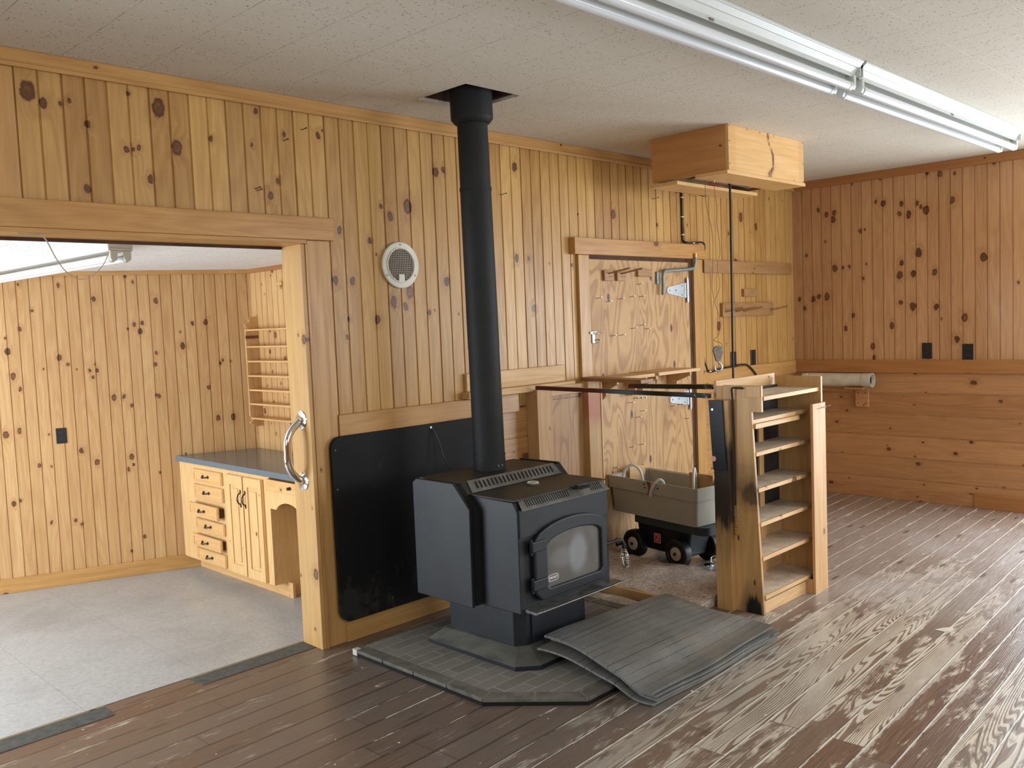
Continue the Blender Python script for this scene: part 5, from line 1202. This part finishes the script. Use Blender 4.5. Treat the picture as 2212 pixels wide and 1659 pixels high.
# face frame
part(MB().box(FXc-.010, FXc, 1.955, 3.285, LF+.105, ct), 'face_frame', 'cab', CBN, bevel=.001)
part(MB().box(.735, .755, 1.90, 3.27, LF+.0005, LF+.105), 'toe_kick', 'cabh', CBN)
part(MB().box(.756, 1.2, 1.955, 1.975, LF+.0005, ct), 'end_panel', 'cab', CBN)
part(MB().box(FXc, .756, 1.955, 1.975, LF+.105, ct), 'end_panel', 'cab', CBN)
def handle(par, y, z, vert):
    mb = MB(); x = FXc-.032
    if vert:
        mb.tube([(x, y, z-.038), (x-.020, y, z-.026), (x-.028, y, z), (x-.020, y, z+.026), (x, y, z+.038)], .0042, 8)
        for s in (-1, 1): mb.prism([(y, z+s*.060), (y-.009, z+s*.046), (y, z+s*.032), (y+.009, z+s*.046)], lambda a, b_, d: (d, a, b_), x, x+.004)
    else:
        mb.tube([(x, y+.034, z), (x-.018, y+.022, z-.004), (x-.024, y, z-.006), (x-.018, y-.022, z-.004), (x, y-.034, z)], .0042, 8)
        for s in (-1, 1): mb.prism([(y+s*.052, z), (y+s*.040, z-.011), (y+s*.028, z), (y+s*.040, z+.011)], lambda a, b_, d: (d, a, b_), x, x+.004)
    part(mb, 'handle', 'black', par, smooth=False)
DR = [((3.263, .403), (2.800, .305), 0), ((3.264, .282), (2.795, .175), 0), ((3.268, .146), (2.800, .045), .045), ((3.268, .011), (2.800, -.082), 0), ((3.270, -.108), (2.805, -.205), .03), ((3.272, -.226), (2.805, -.330), 0)]
for (a, c, pull) in DR:
    y1, z1 = cf(*a); y0, z0_ = cf(*c); x = FXc-pull
    d_ = part(MB().box(x-.028, x-.0105, y0, y1, z0_, z1), 'drawer', 'cabh', CBN, bevel=.004)
    part(MB().frame([(y0+.004, z0_+.004), (y1-.004, z0_+.004), (y1-.004, z1-.004), (y0+.004, z1-.004)], [(y0+.028, z0_+.018), (y1-.028, z0_+.018), (y1-.028, z1-.018), (y0+.028, z1-.018)], lambda a_, b_, d: (d, a_, b_), x-.032, x-.0282), 'raised_edge', 'cabh', d_, bevel=.002)
    if pull: part(MB().box(x-.0105, FXc+.05, y0+.015, y1-.015, z0_+.015, z1-.02), 'drawer_box', 'darkwood', d_)
    hh = MB(); yc, zc = (y0+y1)/2+.015, (z0_+z1)/2; xx = x-.0325
    hh.tube([(xx, yc+.034, zc), (xx-.018, yc+.022, zc-.004), (xx-.024, yc, zc-.006), (xx-.018, yc-.022, zc-.004), (xx, yc-.034, zc)], .0045, 8)
    for s in (-1, 1): hh.prism([(yc+s*.056, zc), (yc+s*.040, zc-.012), (yc+s*.028, zc), (yc+s*.040, zc+.012)], lambda a_, b_, d: (d, a_, b_), xx-.003, xx+.002)
    part(hh, 'handle', 'black', d_)
for k, (ya, yb) in enumerate(((2.715, 2.470), (2.455, 2.205))):
    y1, z1 = cf(ya, .410); y0, z0_ = cf(yb, -.333)
    dd = part(MB().box(FXc-.026, FXc-.0105, y0, y1, z0_, z1), 'door', 'cab', CBN, bevel=.003)
    part(MB().frame([(y0+.002, z0_+.002), (y1-.002, z0_+.002), (y1-.002, z1-.002), (y0+.002, z1-.002)], [(y0+.052, z0_+.07), (y1-.052, z0_+.07), (y1-.052, z1-.07), (y0+.052, z1-.07)], lambda a_, b_, d: (d, a_, b_), FXc-.036, FXc-.0262), 'door_frame', 'cab', dd, bevel=.003)
    part(MB().box(FXc-.033, FXc-.0262, y0+.075, y1-.075, z0_+.095, z1-.095), 'raised_panel', 'cab', dd, bevel=.003)
    yh = y0+.026 if k == 0 else y1-.026; hh = MB(); xx = FXc-.0365; zc = cf(0, .246)[1]
    hh.tube([(xx, yh, zc+.042), (xx-.020, yh, zc+.028), (xx-.028, yh, zc), (xx-.020, yh, zc-.028), (xx, yh, zc-.042)], .0048, 8)
    for s in (-1, 1): hh.prism([(yh, zc+s*.066), (yh+.011, zc+s*.050), (yh, zc+s*.034), (yh-.011, zc+s*.050)], lambda a_, b_, d: (d, a_, b_), xx-.003, xx+.002)
    part(hh, 'handle', 'black', dd)
# knee-hole section: drawer front, arched valance, back panel
y1, z1 = cf(2.145, .423); y0 = 1.40
k1 = part(MB().box(FXc-.026, FXc-.0105, y0, y1-.0, cf(0, .345)[1], z1), 'knee_drawer', 'cabh', CBN, bevel=.003)
part(MB().cyl((FXc-.027, cf(1.827, 0)[0], cf(0, .387)[1]), (FXc-.048, cf(1.827, 0)[0], cf(0, .387)[1]), .011, seg=16), 'knob', 'black', k1, smooth=True)
vz0 = cf(0, .212)[1]; vz1 = cf(0, .345)[1]-.004; ya = 1.955
P = [(ya, vz1), (ya, vz0), (ya-.06, vz0)]
for i in range(13): a = i/12; P.append((ya-.075-.30*a, vz0+.058*math.sin(a*PI)**.6))
P += [(ya-.45, vz0), (ya-.52, vz0), (ya-.52, vz1)]
part(MB().prism(P, lambda a_, b_, d: (d, a_, b_), FXc-.010, FXc+.006), 'valance', 'cab', CBN, bevel=.001)
part(MB().box(FXc+.007, 1.2, 1.35, 1.37, LF+.0005, ct), 'end_panel', 'cab', CBN)
part(MB().box(1.19, 1.205, 1.371, 1.954, LF+.0005, ct), 'knee_back', 'cab', CBN)
part(MB().prism([(3.285, LF+.11), (3.285, ct), (3.305, ct), (3.305, LF+.11)], lambda a_, b_, d: (d, a_, b_), FXc-.010, .70), 'filler', 'cab', CBN)
build(MB().prism([(.612, 3.325), (.612, 1.30), (1.212, 1.30), (1.212, 3.105)], lambda a_, b_, d: (a_, b_, d), ct+.002, .511), 'countertop', 'counter', label='blue grey laminate countertop on the pine cabinet in the left room', cat='countertop', bevel=.003)

# spice rack on the side wall
RK = thing('spice_rack', 'narrow seven shelf pine rack with scrolled ends on the left room side wall', 'rack', (1.15, 2.6, .70))
def rside(y):
    P = [(1.213, 1.575), (1.13, 1.575)]
    for i in range(9): a = i/8; P.append((1.118+.020*math.sin(a*2*PI)+.0*a, 1.560-.075*a))
    P += [(1.100, 1.478), (1.100, .785)]
    for i in range(7): a = i/6; P.append((1.115+.018*math.sin(a*2*PI), .775-.055*a))
    P += [(1.13, .70), (1.213, .70)]
    return MB().prism(P, lambda a_, b_, d: (a_, d, b_), y, y+.016)
part(rside(3.008), 'side_panel', 'farside', RK, bevel=.001)
part(rside(2.21), 'side_panel', 'farside', RK, bevel=.001)
for z in (1.475, 1.343, 1.228, 1.113, 1.001, .890, .776): part(MB().box(1.102, 1.213, 2.2265, 3.0075, z-.013, z), 'shelf', 'cabh', RK, bevel=.001)
part(MB().box(1.196, 1.2145, 2.36, 2.41, 1.80, 1.825), 'screw_block', 'cabh', RK) if False else None
t = thing('hook_block', 'tiny wood block with a hook high on the left room side wall', 'hook', (1.2, 2.60, 1.78))
part(MB().box(1.175, 1.2145, 2.555, 2.64, 1.80, 1.822), 'block', 'cabh', t, bevel=.001)
part(MB().tube([(1.18, 2.575, 1.80), (1.172, 2.575, 1.785), (1.18, 2.575, 1.772), (1.19, 2.575, 1.782)], .002, 6), 'hook', 'brass', t, smooth=True)

for o in list(bpy.data.objects):
    if '_o' in o: del o['_o']
